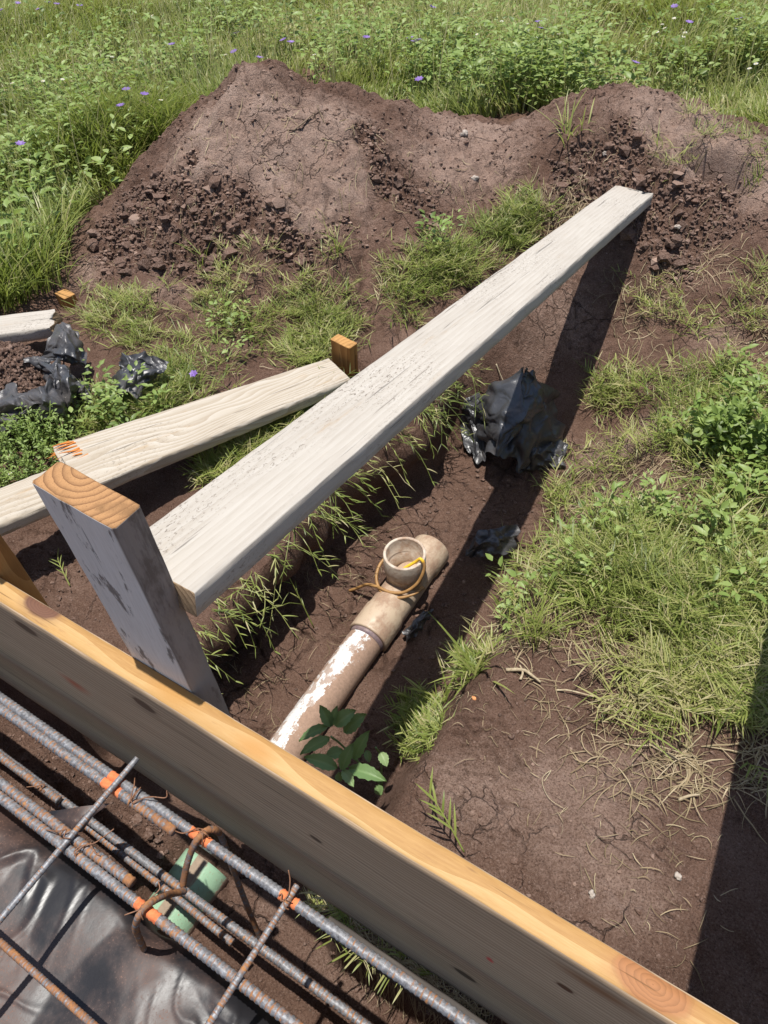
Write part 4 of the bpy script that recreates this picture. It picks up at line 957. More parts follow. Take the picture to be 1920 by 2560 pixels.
def heap_bag():
    root = empty('torn_plastic', at(80, 950, z=-.62))
    def sh(rows, a, s, nm='plastic_fold', cell=16):
        return crumple(grid_px(rows), 2, .14, s)
    parts = [sh([[(115, 870, -.54), (140, 815, -.50), (175, 808, -.50), (190, 830, -.53)], [(120, 880, -.55), (150, 845, -.49), (185, 850, -.51), (203, 865, -.56)], [(110, 890, -.56), (150, 885, -.52), (190, 895, -.54), (212, 905, -.58)], [(100, 900, -.56), (150, 905, -.55), (190, 910, -.57), (215, 915, -.60)]], .014, 160),
             sh([[(97, 905, -.54), (125, 910, -.50), (150, 915, -.52), (165, 925, -.56)], [(108, 930, -.54), (130, 935, -.49), (155, 945, -.52), (175, 960, -.58)], [(115, 960, -.56), (135, 970, -.51), (160, 985, -.55), (182, 1000, -.60)], [(110, 985, -.58), (140, 1000, -.55), (165, 1015, -.59), (178, 1022, -.62)]], .012, 170),
             sh([[(-40, 990, -.55), (30, 1000, -.52), (85, 985, -.50), (150, 1000, -.54)], [(-40, 1020, -.56), (30, 1025, -.51), (90, 1010, -.49), (150, 1022, -.56)], [(-40, 1050, -.58), (30, 1050, -.53), (80, 1035, -.53), (150, 1040, -.59)], [(-40, 1085, -.62), (30, 1085, -.60), (80, 1070, -.60), (160, 1065, -.63)]], .018, 180),
             sh([[(-60, 880, -.56), (0, 905, -.53), (60, 895, -.51), (115, 897, -.53)], [(-60, 905, -.56), (0, 920, -.52), (60, 905, -.49), (120, 905, -.52)], [(-60, 925, -.57), (0, 935, -.54), (60, 915, -.52), (120, 915, -.54)]], .010, 190),
             sh([[(180, 960, -.60), (205, 950, -.59), (222, 955, -.6)], [(185, 985, -.61), (205, 975, -.58), (225, 985, -.61)], [(190, 1010, -.64), (210, 1005, -.62), (240, 1005, -.63)]], .009, 195),
             sh([[(210, 925, -.61), (218, 912, -.60), (228, 935, -.62)], [(205, 940, -.62), (220, 930, -.60), (230, 942, -.63)]], .006, 197)]
    parts += [sh([[(-30, 1000, -.52), (20, 960, -.49), (60, 985, -.50)], [(-30, 1040, -.55), (30, 1010, -.47), (75, 1020, -.51)], [(-20, 1080, -.6), (30, 1065, -.55), (80, 1075, -.6)]], .01, 201),
              sh([[(60, 985, -.52), (100, 960, -.48), (150, 965, -.53)], [(70, 1015, -.53), (110, 1000, -.47), (160, 1005, -.54)], [(80, 1050, -.58), (120, 1045, -.54), (165, 1045, -.6)]], .01, 203),
              sh([[(140, 930, -.52), (165, 915, -.50), (178, 940, -.55)], [(150, 960, -.53), (172, 950, -.50), (185, 975, -.57)], [(158, 1010, -.58), (172, 1015, -.57), (182, 1020, -.6)]], .01, 205),
              sh([[(-30, 900, -.52), (10, 880, -.50), (40, 900, -.52)], [(-30, 930, -.53), (10, 915, -.49), (45, 925, -.53)], [(-30, 955, -.56), (10, 950, -.53), (40, 950, -.56)]], .01, 207)]
    V, f, A = merge(parts)
    link('torn_sheet', new_mesh('torn_sheet', V, f, [BAG], True), root)
    # the soil it holds
    n = 70; us, vs = np.meshgrid(np.linspace(0, 1, n), np.linspace(0, 1, n))
    a = at(-60, 955, z=-.6); b = at(150, 955, z=-.6); c = at(60, 850, z=-.6); d = at(60, 1030, z=-.6)
    P = a[None, None] * (1 - us[..., None]) + b[None, None] * us[..., None] + (vs[..., None] - .5) * (c - d)[None, None] * 1.0
    rr = np.hypot(us - .5, vs - .5) * 2
    wl1, wl2, _ = worley(P[..., 0] * 45, P[..., 1] * 45, 7)
    P[..., 2] = -.66 + .19 * np.clip(1 - rr ** 2, 0, 1) + .03 * fbm(P[..., 0] * 14, P[..., 1] * 14, 4, 3) + .014 * np.clip(1 - wl1 * 1.3, 0, 1)
    i = np.arange(n - 1)[:, None] * n; j = np.arange(n - 1)[None]
    V = P.reshape(-1, 3)
    q4 = np.stack([i + j, i + j + 1, i + n + j + 1, i + n + j], -1).reshape(-1, 4)
    r = np.random.default_rng(3); bm = bmesh.new(); bmesh.ops.create_icosphere(bm, subdivisions=1, radius=1.0); T0 = np.array([v.co[:] for v in bm.verts]); F0 = np.array([[v.index for v in f.verts] for f in bm.faces]); bm.free()
    inside = np.where((rr < .95).ravel())[0]; pick = r.choice(inside, 1500); sz = .0028 + .008 * r.random(1500) ** 3
    Tv = T0[None] * (1 + .45 * r.normal(size=(1500, 12, 1))) * sz[:, None, None] + (V[pick] + r.normal(0, .004, (1500, 3)))[:, None, :]
    Vc = Tv.reshape(-1, 3); fc = (F0[None] + (np.arange(1500) * 12)[:, None, None]).reshape(-1, 3) + len(V)
    tn = np.repeat(np.clip(.28 + .2 * r.normal(size=1500), 0, 1), 12)
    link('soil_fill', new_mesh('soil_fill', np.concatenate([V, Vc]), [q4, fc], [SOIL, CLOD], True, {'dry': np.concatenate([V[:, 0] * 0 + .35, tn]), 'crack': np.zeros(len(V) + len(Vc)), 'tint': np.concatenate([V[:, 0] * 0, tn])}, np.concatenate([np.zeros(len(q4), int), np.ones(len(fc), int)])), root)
    tag(root, 'torn black plastic heaped with loose brown soil beside the left plank end', 'plastic bag')
heap_bag()
bag('plastic_scrap', [([[(1160, 1385, -.95), (1185, 1345, -.90), (1230, 1320, -.88), (1285, 1318, -.92)], [(1165, 1392, -.96), (1195, 1365, -.89), (1240, 1345, -.87), (1288, 1345, -.92)], [(1175, 1398, -.98), (1200, 1392, -.93), (1245, 1385, -.91), (1280, 1380, -.95)]], 1)], 'dark lump of plastic at the grass edge in the shadow of the longest plank', .16, 22, 210)
bag('plastic_scrap', [([[(1005, 1580, -.955), (1030, 1560, -.93), (1060, 1530, -.92), (1078, 1522, -.95)], [(1015, 1590, -.96), (1040, 1570, -.92), (1060, 1545, -.915), (1075, 1535, -.95)], [(1020, 1600, -.98), (1045, 1585, -.96), (1060, 1560, -.955), (1072, 1550, -.965)]], 1.2)], 'crushed shiny dark wrapper in the mud right of the tee fitting', .18, 34, 220)

# ------------------------------------------------------------------ vegetation
def poly_mask(poly):
    W = np.array([hit(a, b)[:2] for a, b in poly])
    def f(x, y):
        ins = np.zeros(x.shape, bool); j = len(W) - 1
        for i in range(len(W)):
            xi, yi = W[i]; xj, yj = W[j]
            c = ((yi > y) != (yj > y)) & (x < (xj - xi) * (y - yi) / (yj - yi + 1e-12) + xi); ins ^= c; j = i
        return ins
    return f, W
def scatter_poly(poly, n, clump=0.0, seed=0):
    f, W = poly_mask(poly); lo = W.min(0); hi = W.max(0); out = []; got = 0
    r = np.random.default_rng(seed)
    while got < n:
        p = lo + (hi - lo) * r.random((n * 3, 2)); k = f(p[:, 0], p[:, 1])
        if clump: k &= (fbm(p[:, 0] * 6, p[:, 1] * 6, 3, seed) * 2.2 + .62 - clump) > r.random(len(p)) * .6
        p = p[k]; out.append(p); got += len(p)
        if len(out) > 60: break
    return np.concatenate(out)[:n]
def blades(P, H, W, lean, az, bend, tint, segs=4, twist=0.0):
    """P (n,3) roots; lean at the root, bend towards the tip (radians)"""
    n = len(P); t = np.linspace(0, 1, segs + 1)
    ang = lean[:, None] + bend[:, None] * t[None]                       # from vertical
    ds = H[:, None] / segs
    hx = np.concatenate([np.zeros((n, 1)), np.cumsum(np.sin(ang[:, :-1]) * ds, 1)], 1); hz = np.concatenate([np.zeros((n, 1)), np.cumsum(np.cos(ang[:, :-1]) * ds, 1)], 1)
    d = np.stack([np.cos(az), np.sin(az)], 1)
    wd = az + math.pi / 2 + twist; sd = np.stack([np.cos(wd), np.sin(wd)], 1)
    wprof = np.array([.75, 1.0, .9, .62, .0])[:segs + 1] if segs == 4 else np.concatenate([np.linspace(1, .6, segs), [0]])
    cx = P[:, 0, None] + d[:, 0, None] * hx; cy = P[:, 1, None] + d[:, 1, None] * hx; cz = P[:, 2, None] + hz
    w = W[:, None] * .5 * wprof[None]
    L = np.stack([cx - sd[:, 0, None] * w, cy - sd[:, 1, None] * w, cz], -1); R = np.stack([cx + sd[:, 0, None] * w, cy + sd[:, 1, None] * w, cz], -1)
    V = np.concatenate([L[:, :segs], R[:, :segs], L[:, segs:]], 1)      # segs left, segs right, tip
    k = 2 * segs + 1; b = (np.arange(n) * k)[:, None]
    s = np.arange(segs - 1)[None]
    q = np.stack([b + s, b + segs + s, b + segs + s + 1, b + s + 1], -1).reshape(-1, 4)
    tr = np.stack([b[:, 0] + segs - 1, b[:, 0] + 2 * segs - 1, b[:, 0] + 2 * segs], 1)
    return V.reshape(-1, 3), [q, tr], {'tint': np.repeat(tint, k)}
def leaves(P, D, Nn, Ln, Wd, tint, droop=.25):
    """pointed oval leaves from P along unit D with face normal about Nn"""
    n = len(P); S = np.cross(D, Nn); S /= np.linalg.norm(S, axis=1)[:, None] + 1e-9; Nn = np.cross(S, D)
    t = np.array([0, .3, .65, 1.0]); wp = np.array([.12, 1, .78, 0])
    rows = []
    for a, w in zip(t, wp):
        c = P + D * (Ln * a)[:, None] - Nn * (Ln * droop * a * a)[:, None]
        if w == 0: rows.append(c[:, None])
        else: rows.append(np.stack([c - S * (Wd * w * .5)[:, None] + Nn * (Wd * .16 * w)[:, None], c, c + S * (Wd * w * .5)[:, None] + Nn * (Wd * .16 * w)[:, None]], 1))
    V = np.concatenate(rows, 1); k = 10; b = (np.arange(n) * k)[:, None]
    q = np.concatenate([b + np.array([[r * 3 + c, r * 3 + c + 1, r * 3 + 4 + c, r * 3 + 3 + c]]) for r in (0, 1) for c in (0, 1)])
    tr = np.concatenate([b + np.array([[6, 7, 9]]), b + np.array([[7, 8, 9]])])
    return V.reshape(-1, 3), [q, tr], {'tint': np.repeat(tint, k)}
def zroot(p): return np.concatenate([p, ground_z(p[:, 0], p[:, 1])[:, None] - .004], 1)

# -- meadow behind and left of the heaps
def meadow():
    r = np.random.default_rng(5)
    mf, W = poly_mask([(-300, 1180), (120, 1150), (60, 1085), (0, 1060), (-300, 1000), (-300, 860), (0, 790), (60, 770), (128, 745), (125, 680), (150, 600), (200, 530), (262, 452), (330, 385), (440, 300), (520, 240), (640, 190), (-400, -200)])
    def density(x, y):
        px = np.stack([x, y], -1)
        left = x < -2.2 - .0 * y
        s = spoil(x, y)
        behind = (y > 3.55 + .10 * fbm(x * 4, y * 4, 2, 8)) & (s < .03)
        # bare saddle between the heaps
        sad = np.exp(-((x + 1.55) / .42) ** 2 - ((y - 3.75) / .5) ** 2) > .45
        lft = (x < -2.75 + .08 * fbm(x * 5, y * 5, 2, 9)) & (s < .035) & (y > 1.25 + .5 * sst(-2.9, -2.7, x))
        mid = (x < -2.2) & (y > 3.0) & (s < .03)
        return (behind & ~sad) | lft | mid
    n = 640000
    # sample in depth with more blades near
    y = 1.0 + 9.5 * r.random(n) ** 1.35; x = -7.8 + 10.2 * r.random(n)
    p = np.stack([x, y], 1)
    # keep what the photo and a step beside it can see
    rel = np.concatenate([p, np.full((n, 1), -.5)], 1) - EYE; c = rel @ ROT; u = 960 + F * c[:, 0] / c[:, 2]; v = 1280 + F * c[:, 1] / c[:, 2]
    k = (c[:, 2] > 0) & (u > -350) & (u < 2270) & (v > -260) & (v < 1250)
    p = p[k]; k = density(p[:, 0], p[:, 1]); p = p[k]
    k = (fbm(p[:, 0] * 2.2, p[:, 1] * 2.2, 3, 15) + .62) > r.random(len(p)) * .8; p = p[k]
    n = len(p); P = zroot(p)
    dist = np.hypot(p[:, 0], p[:, 1])
    tall = .75 + 1.4 * fbm(p[:, 0] * 1.1, p[:, 1] * 1.1, 3, 16)
    H = (.14 + .20 * r.random(n)) * np.clip(tall, .35, 1.6); Wb = (.0032 + .003 * r.random(n)) * (1 + .10 * dist)
    flow = 2.2 * fbm(p[:, 0] * .7, p[:, 1] * .7, 2, 17) * 3
    tint = np.clip(.52 + .19 * r.normal(size=n) + .34 * fbm(p[:, 0] * 1.3, p[:, 1] * 1.3, 3, 18) + .035 * (dist - 5), 0, .97)
    dryb = r.random(n) < .10 + .06 * (dist > 5.5); tint = np.where(dryb, .86 + .12 * r.random(n), tint)
    V1 = blades(P, H, Wb, .15 + .45 * r.random(n), r.random(n) * 2 * math.pi * .55 + flow, .5 + 1.0 * r.random(n), tint, 4, r.normal(0, .5, n))
    k = r.random(n) < .035; k2 = int(k.sum())                          # tall pale seed stalks
    V2 = blades(P[k], .34 + .22 * r.random(k2), .0022 * (1 + .10 * dist[k]), .05 + .3 * r.random(k2), r.random(k2) * 6.283, .2 + .5 * r.random(k2), np.clip(.85 + .1 * r.normal(size=k2), 0, 1), 4)
    V, f, A = merge([V1, V2])
    tag(link('meadow_grass', new_mesh('meadow_grass', V, f, [GRASS], True, A), loc=(-2, 5, -.65)), kind='stuff')
    # leafy weeds among the grass
    c0 = []
    for (px, py, rad, m) in [(100, 250, .35, 60), (60, 420, .3, 60), (250, 330, .25, 40), (280, 470, .18, 26), (100, 520, .25, 40), (480, 130, .4, 40), (760, 90, .4, 40), (1050, 150, .35, 60), (1180, 210, .3, 75), (1360, 200, .32, 110), (1280, 170, .35, 50), (1480, 230, .25, 50),
                             (1820, 100, .35, 50), (1880, 160, .25, 40), (1700, 180, .25, 30), (900, 130, .35, 40), (330, 200, .4, 50), (620, 60, .45, 40), (1500, 80, .45, 40), (180, 130, .4, 40), (60, 620, .2, 25), (1130, 60, .5, 40)]:
        q = at(px, py, z=-.55)
        c0.append(q[:2] + r.normal(0, rad * .5, (int(m * .55), 2)))
    c0 = np.concatenate(c0); c0 = c0[density(c0[:, 0], c0[:, 1])]
    low = [hit(px, py)[:2] + r.normal(0, rad, (m, 2)) for (px, py, rad, m) in [(1800, 1150, .09, 13), (1890, 1230, .09, 11), (1500, 1330, .08, 12), (1700, 1380, .12, 14), (1880, 980, .07, 6), (1350, 1480, .06, 7), (300, 1045, .05, 8), (230, 1060, .05, 8), (600, 850, .10, 4), (1080, 600, .1, 3)]]
    nhigh = len(c0); c0 = np.concatenate([c0] + low)
    parts = []
    base = zroot(c0)
    for bi, b in enumerate(base):
        small = 1.0 if bi < nhigh else .42
        hgt = (.16 + .20 * r.random()) * small; nl = r.integers(14, 26); tt = r.random(nl) ** .8
        lean = r.normal(0, .12, 2)
        Pl = b[None] + np.stack([lean[0] * tt * hgt / .3, lean[1] * tt * hgt / .3, hgt * tt], 1)
        az = np.arange(nl) * 2.4 + r.random() * 6; el = .15 + .5 * r.random(nl)
        D = np.stack([np.cos(az) * np.cos(el), np.sin(az) * np.cos(el), np.sin(el)], 1)
        br = .03 + .05 * r.random(nl)
        Nn = np.tile([0, 0, 1.0], (nl, 1)) + r.normal(0, .25, (nl, 3)); Nn /= np.linalg.norm(Nn, axis=1)[:, None]
        Ln = (.022 + .034 * r.random(nl)) * (.75 + .6 * r.random()) * (1 if small == 1 else .6); br = br * (1 if small == 1 else .55); t0 = np.clip(.58 + .25 * r.normal() + .15 * r.normal(size=nl), 0, 1)
        parts.append(leaves(Pl + D * br[:, None], D, Nn, Ln, Ln * (.42 + .16 * r.random(nl)), t0))
    V, f, A = merge(parts)
    tag(link('leafy_weeds', new_mesh('leafy_weeds', V, f, [WEED], True, A), loc=(-2, 5, -.65)), kind='stuff')
meadow()

# -- creeping grass on the disturbed ground: runners with paired narrow leaves
def runner_grass(spots, name, label_kind='stuff', seed=1, mat=GRASS):
    r = np.random.default_rng(seed); parts = []
    for (pts, hmin, hmax, tmu, dens, leafl, hang) in spots:
        n = len(pts)
        if n == 0: continue
        m = 7                                                 # nodes on each runner
        az = r.random(n) * 2 * math.pi; el = .15 + .75 * r.random(n); Lr = hmin + (hmax - hmin) * r.random(n)
        if hang is not None: az = hang + r.normal(0, .6, n); el = .35 * r.random(n) - .02
        z0 = pts[:, 2] if pts.shape[1] == 3 else ground_z(pts[:, 0], pts[:, 1])
        root = np.stack([pts[:, 0], pts[:, 1], z0], 1)
        tt = np.linspace(.12, 1, m)
        droop = (.2 + .5 * r.random(n)) if hang is None else (.9 + .9 * r.random(n))
        cur = az[:, None] + r.normal(0, .5, n)[:, None] * tt[None]
        nod = root[:, None, :] + np.stack([np.cos(cur) * np.cos(el)[:, None] * Lr[:, None] * tt, np.sin(cur) * np.cos(el)[:, None] * Lr[:, None] * tt,
                                           np.sin(el)[:, None] * Lr[:, None] * tt - droop[:, None] * Lr[:, None] * .5 * tt ** 2], -1)
        if hang is None: nod[..., 2] = np.maximum(nod[..., 2], root[:, None, 2] + .006)
        tint0 = np.clip(tmu + .19 * r.normal(size=n) + .3 * fbm(pts[:, 0] * 4, pts[:, 1] * 4, 3, 88), .05, .97)
        # stems: thin ribbons between nodes
        a = np.concatenate([root[:, None], nod[:, :-1]], 1).reshape(-1, 3); b = nod.reshape(-1, 3); d = b - a
        side = np.cross(d, np.array([0, 0, 1.0]) + r.normal(0, .3, d.shape)); side /= np.linalg.norm(side, axis=1)[:, None] + 1e-9; side *= .0009
        V = np.stack([a - side, a + side, b + side, b - side], 1).reshape(-1, 3); q = np.arange(len(V)).reshape(-1, 4)
        parts.append((V, [q], {'tint': np.repeat(np.clip(tint0 + .02, 0, 1), m * 4)}))
        for sgn in (-1, 1):
            P = nod.reshape(-1, 3); keep = r.random(len(P)) < dens; P = P[keep]
            aa = (cur + sgn * ((.6 + .4 * r.random(cur.shape)) if hang is None else (.15 + .5 * r.random(cur.shape)))).reshape(-1)[keep]; k = len(P)
            Hh = leafl * (.55 + .75 * r.random(k)); T = np.repeat(tint0, m)[keep] + .09 * r.normal(size=k); T = np.where(r.random(k) < .16, .78 + .2 * r.random(k), T)
            parts.append(blades(P, Hh * 1.2, .0017 + .0034 * r.random(k) ** 2, .55 + .85 * r.random(k) + (0 if hang is None else .5), aa, .1 + .5 * r.random(k) + (0 if hang is None else .5 * r.random(k)), np.clip(T, .03, .98), 4, r.normal(0, .4, k)))
    V, f, A = merge(parts)
    return tag(link(name, new_mesh(name, V, f, [mat], True, A), loc=(-.5, 1.5, -.7)), kind='stuff')
def S(poly, n, clump=.25, seed=0): return scatter_poly(poly, n, clump, seed)
right_mat = [(1330, 1310), (1370, 1240), (1440, 1180), (1560, 1080), (1680, 1030), (1930, 1000), (1990, 1500), (1860, 1600), (1700, 1570), (1520, 1590), (1360, 1650), (1260, 1650), (1250, 1560), (1310, 1400)]
right_core = [(1420, 1330), (1560, 1260), (1900, 1130), (1960, 1450), (1800, 1530), (1560, 1540), (1420, 1480)]
spots = [
    (S(right_mat, 500, .7, 1), .05, .15, .62, .62, .050, None), (S(right_core, 560, .42, 2), .06, .19, .48, .75, .070, None),
    (S([(1540, 840), (1760, 720), (1820, 800), (1640, 960), (1500, 1040), (1440, 1150), (1400, 1100), (1490, 900)], 125, .66, 3), .05, .14, .6, .55, .048, None),
    (S([(1640, 980), (1930, 880), (1960, 1100), (1760, 1130), (1660, 1120)], 150, .55, 4), .05, .14, .5, .65, .058, None),
    (S([(1560, 700), (1930, 620), (1930, 900), (1700, 900)], 90, .6, 5), .05, .14, .6, .6, .045, None),
    (S([(420, 860), (640, 770), (830, 740), (1000, 660), (1230, 570), (1330, 480), (1390, 560), (1240, 660), (1000, 830), (900, 830), (820, 900), (520, 1000), (440, 1000)], 640, .4, 6), .06, .16, .48, .62, .052, None),
    (S([(1180, 580), (1320, 480), (1360, 540), (1270, 640)], 170, .1, 7), .05, .14, .38, .85, .05, None),
    (S([(230, 1010), (430, 900), (520, 990), (300, 1090), (140, 1110)], 330, .1, 8), .05, .12, .42, .8, .045, None),
    (S([(390, 1260), (860, 960), (930, 960), (640, 1170), (430, 1290)], 420, .15, 9), .05, .12, .66, .75, .042, None),
    (S([(380, 700), (560, 640), (880, 620), (760, 760), (430, 800)], 120, .4, 10), .05, .12, .58, .6, .04, None),
    (S([(190, 740), (420, 760), (480, 900), (330, 880), (210, 800)], 140, .3, 11), .05, .12, .5, .6, .045, None),
    (S([(1000, 1800), (1040, 1755), (1090, 1770), (1105, 1830), (1070, 1870), (1030, 1850)], 170, .0, 12), .03, .085, .44, .85, .035, None),
    (S([(1150, 1660), (1200, 1610), (1240, 1640), (1190, 1700), (1150, 1720)], 60, .0, 13), .04, .10, .5, .7, .04, None),
    (S([(780, 2250), (960, 2340), (1040, 2420), (1000, 2440), (860, 2330), (760, 2270)], 40, .0, 14), .03, .08, .7, .6, .035, None),
    (S([(1400, 1700), (1930, 1520), (1930, 1900), (1780, 1960), (1700, 1800)], 260, .3, 15), .05, .15, .72, .7, .06, None),
    (S([(1560, 290), (1930, 330), (1930, 480), (1640, 420)], 60, .5, 16), .05, .12, .5, .6, .045, None),
    (S([(1960, 1000), (2700, 850), (2900, 1500), (1990, 1500)], 420, .4, 18), .06, .18, .55, .7, .055, None),
    (S([(1960, 640), (2700, 600), (2700, 840), (1960, 980)], 160, .45, 19), .06, .17, .58, .6, .05, None),
    (S([(-60, 1130), (-700, 1250), (-700, 800), (-60, 860)], 420, .3, 20), .06, .17, .5, .7, .05, None),
    (S([(900, 1020), (1010, 960), (1060, 1010), (930, 1180), (870, 1160)], 110, .0, 17), .05, .12, .6, .6, .045, None),
]
# runners hanging from the lip of the left bank over the trench
r = np.random.default_rng(77)
yy = .40 + 1.6 * r.random(105) ** .8; 
xl, *_ = trench_params(np.full(yy.shape, -1.1), yy)
lip = np.stack([xl + .07 + .085 * (1 - sst(.7, 1.4, yy)) + .06 * r.random(len(yy)) , yy, np.full(len(yy), -.655) + .02 * r.random(len(yy))], 1)
spots.append((lip, .05, .21, .42, .5, .031, 0.15))
runner_grass(spots, 'creeping_grass', seed=21)

# -- dry straw and roots littering the soil
def litter():
    r = np.random.default_rng(31); parts = []
    def strands(pts, lmin, lmax, w, tmu, lift=.004):
        n = len(pts); z = ground_z(pts[:, 0], pts[:, 1]) + lift; az = r.random(n) * 2 * math.pi; L = lmin + (lmax - lmin) * r.random(n)
        m = 6; t = np.linspace(0, 1, m); cur = az[:, None] + r.normal(0, .9, n)[:, None] * t[None]
        st = L[:, None] / (m - 1)
        X = pts[:, 0, None] + np.concatenate([np.zeros((n, 1)), np.cumsum(np.cos(cur[:, :-1]) * st, 1)], 1); Y = pts[:, 1, None] + np.concatenate([np.zeros((n, 1)), np.cumsum(np.sin(cur[:, :-1]) * st, 1)], 1)
        Z = ground_z(X, Y) + lift + .008 * r.random((n, 1)) * np.sin(t * 3.14)[None]
        nx_ = -np.sin(cur); ny_ = np.cos(cur); ww = (w * (.5 + r.random(n)))[:, None] * np.array([.8, 1, 1, .9, .7, .3])[None] * .5
        A = np.stack([X - nx_ * ww, Y - ny_ * ww, Z], -1); B = np.stack([X + nx_ * ww, Y + ny_ * ww, Z + w * .5], -1)
        V = np.concatenate([A, B], 1).reshape(-1, 3); b = (np.arange(n) * 2 * m)[:, None]; s = np.arange(m - 1)[None]
        q = np.stack([b + s, b + m + s, b + m + s + 1, b + s + 1], -1).reshape(-1, 4)
        parts.append((V, [q], {'tint': np.repeat(np.clip(tmu + .25 * r.normal(size=n), 0, 1), 2 * m)}))
    strands(S([(1600, 1560), (1930, 1450), (1930, 2000), (1800, 2000), (1700, 1850), (1640, 1720)], 620, .2, 41), .03, .12, .0022, .5)
    strands(S([(1300, 1700), (1600, 1600), (1700, 1850), (1800, 2100), (1500, 2000)], 260, .1, 42), .02, .09, .0016, .4)
    strands(S([(1640, 1860), (1760, 1860), (1760, 1990), (1660, 1960)], 95, .0, 43), .03, .10, .0022, .55)
    strands(S([(1000, 1750), (1800, 1700), (1800, 2450), (1500, 2300)], 230, .0, 44), .01, .06, .0013, .5)
    strands(S([(1350, 480), (1480, 460), (1440, 620), (1380, 680), (1340, 560)], 220, .0, 45), .03, .09, .0022, .55, .01)
    strands(S([(640, 1180), (860, 970), (960, 960), (700, 1200)], 260, .0, 46), .02, .08, .0017, .5)
    strands(S(right_mat, 2200, .1, 47), .02, .09, .0017, .45, .008)
    strands(S([(1500, 700), (1930, 600), (1930, 1000), (1600, 1000)], 380, .1, 48), .03, .10, .0018, .55)
    strands(S([(380, 760), (900, 680), (1250, 560), (900, 830), (450, 1000)], 420, .1, 49), .02, .07, .0015, .45, .008)
    strands(S([(560, 1650), (900, 1300), (1000, 1300), (900, 1700), (650, 1850)], 150, .0, 50), .02, .07, .0012, .35)
    strands(S([(130, 700), (500, 300), (900, 300), (1500, 300), (1900, 400), (1900, 700), (1300, 500), (800, 700)], 420, .0, 51), .02, .08, .0022, .45)
    ledge = np.stack([-.34 + .33 * r.random(520), .228 + .022 * r.random(520)], 1)
    strands(ledge, .015, .06, .0014, .7, .01)
    V, f, A = merge(parts)
    tag(link('dry_straw', new_mesh('dry_straw', V, f, [STRAW], False, A), loc=(0, 1.2, -.7)), kind='stuff')
litter()

# -- crumbs and clods of dug soil
def clods():
    r = np.random.default_rng(61)
    bm = bmesh.new(); bmesh.ops.create_icosphere(bm, subdivisions=1, radius=1.0); T0 = np.array([v.co[:] for v in bm.verts]); Fc = np.array([[v.index for v in f.verts] for f in bm.faces]); bm.free()
    vari = []
    for k in range(8):
        d = 1 + 1.15 * fbm(T0[:, 0] * 1.6 + k * 5, T0[:, 1] * 1.6 + T0[:, 2] * 1.9, 3, 100 + k) ; vari.append(T0 * d[:, None] * np.array([1, .8 + .3 * r.random(), .75]))
    pts = []
    n = 160000
    p = np.stack([-3.2 + 3.8 * r.random(n), .3 + 3.9 * r.random(n)], 1); k = clodmask(p[:, 0], p[:, 1]) > .25 + .6 * r.random(n); pts.append(p[k][:46000])
    p = np.stack([-1.6 + .8 * r.random(900), .09 + .16 * r.random(900)], 1); pts.append(p)
    p = np.stack([-.95 + .45 * r.random(500), .32 + 1.5 * r.random(500)], 1); pts.append(p)
    p = np.stack([-.3 + .6 * r.random(420), .35 + .7 * r.random(420)], 1); pts.append(p)
    p = np.stack([-1.8 + .8 * r.random(420), .32 + .3 * r.random(420)], 1); pts.append(p)
    p = np.stack([-3.1 + 3.2 * r.random(4200), 1.7 + 2.2 * r.random(4200)], 1); pts.append(p[spoil(p[:, 0], p[:, 1]) > .02])
    p = np.stack([-.6 + .5 * r.random(160), .09 + .13 * r.random(160)], 1); pts.append(p)
    p = np.concatenate(pts); n = len(p)
    sz = .0022 + .0065 * r.random(n) ** 2.2 + .02 * (r.random(n) < .035) * r.random(n) ** 1.5
    near = sst(.5, 2.2, p[:, 1]); sz = sz * (.65 + .75 * near)
    big = (sz > .009) & (clodmask(p[:, 0], p[:, 1]) < .5); sz = np.where(big, .0045 + .005 * r.random(n), sz)
    z = ground_z(p[:, 0], p[:, 1]) + sz * .25
    parts = []
    for k in range(8):
        idx = np.where(r.integers(0, 8, n) == k)[0] if False else np.arange(k, n, 8)
        m = len(idx); a = r.random(m) * 6.283; ca, sa = np.cos(a), np.sin(a); Tm = vari[k]
        X = (Tm[None, :, 0] * ca[:, None] - Tm[None, :, 1] * sa[:, None]) * sz[idx, None] + p[idx, 0, None]; Y = (Tm[None, :, 0] * sa[:, None] + Tm[None, :, 1] * ca[:, None]) * sz[idx, None] + p[idx, 1, None]
        Z = Tm[None, :, 2] * sz[idx, None] + z[idx, None]
        V = np.stack([X, Y, Z], -1).reshape(-1, 3); nv = len(Tm)
        f = (Fc[None] + (np.arange(m) * nv)[:, None, None]).reshape(-1, 3)
        dr = np.clip(blobsum(p[idx, 0], p[idx, 1], DRYB), 0, 1)
        parts.append((V, [f], {'tint': np.repeat(np.clip(.22 + .42 * dr + .2 * r.normal(size=m), 0, 1), nv)}))
    V, f, A = merge(parts)
    tag(link('soil_clods', new_mesh('soil_clods', V, f, [CLOD], False, A), loc=(-1, 2, -.6)), kind='stuff')
    return vari, Fc
VARI, FC = clods()
_b = bmesh.new(); bmesh.ops.create_icosphere(_b, subdivisions=3, radius=1.0); _T = np.array([v.co[:] for v in _b.verts]); STF = np.array([[v.index for v in f.verts] for f in _b.faces]); _b.free()
STV = [_T * (1 + .9 * fbm(_T[:, 0] * 1.5 + k * 7, _T[:, 1] * 1.5 + _T[:, 2] * 1.8, 4, 300 + k))[:, None] for k in range(8)]

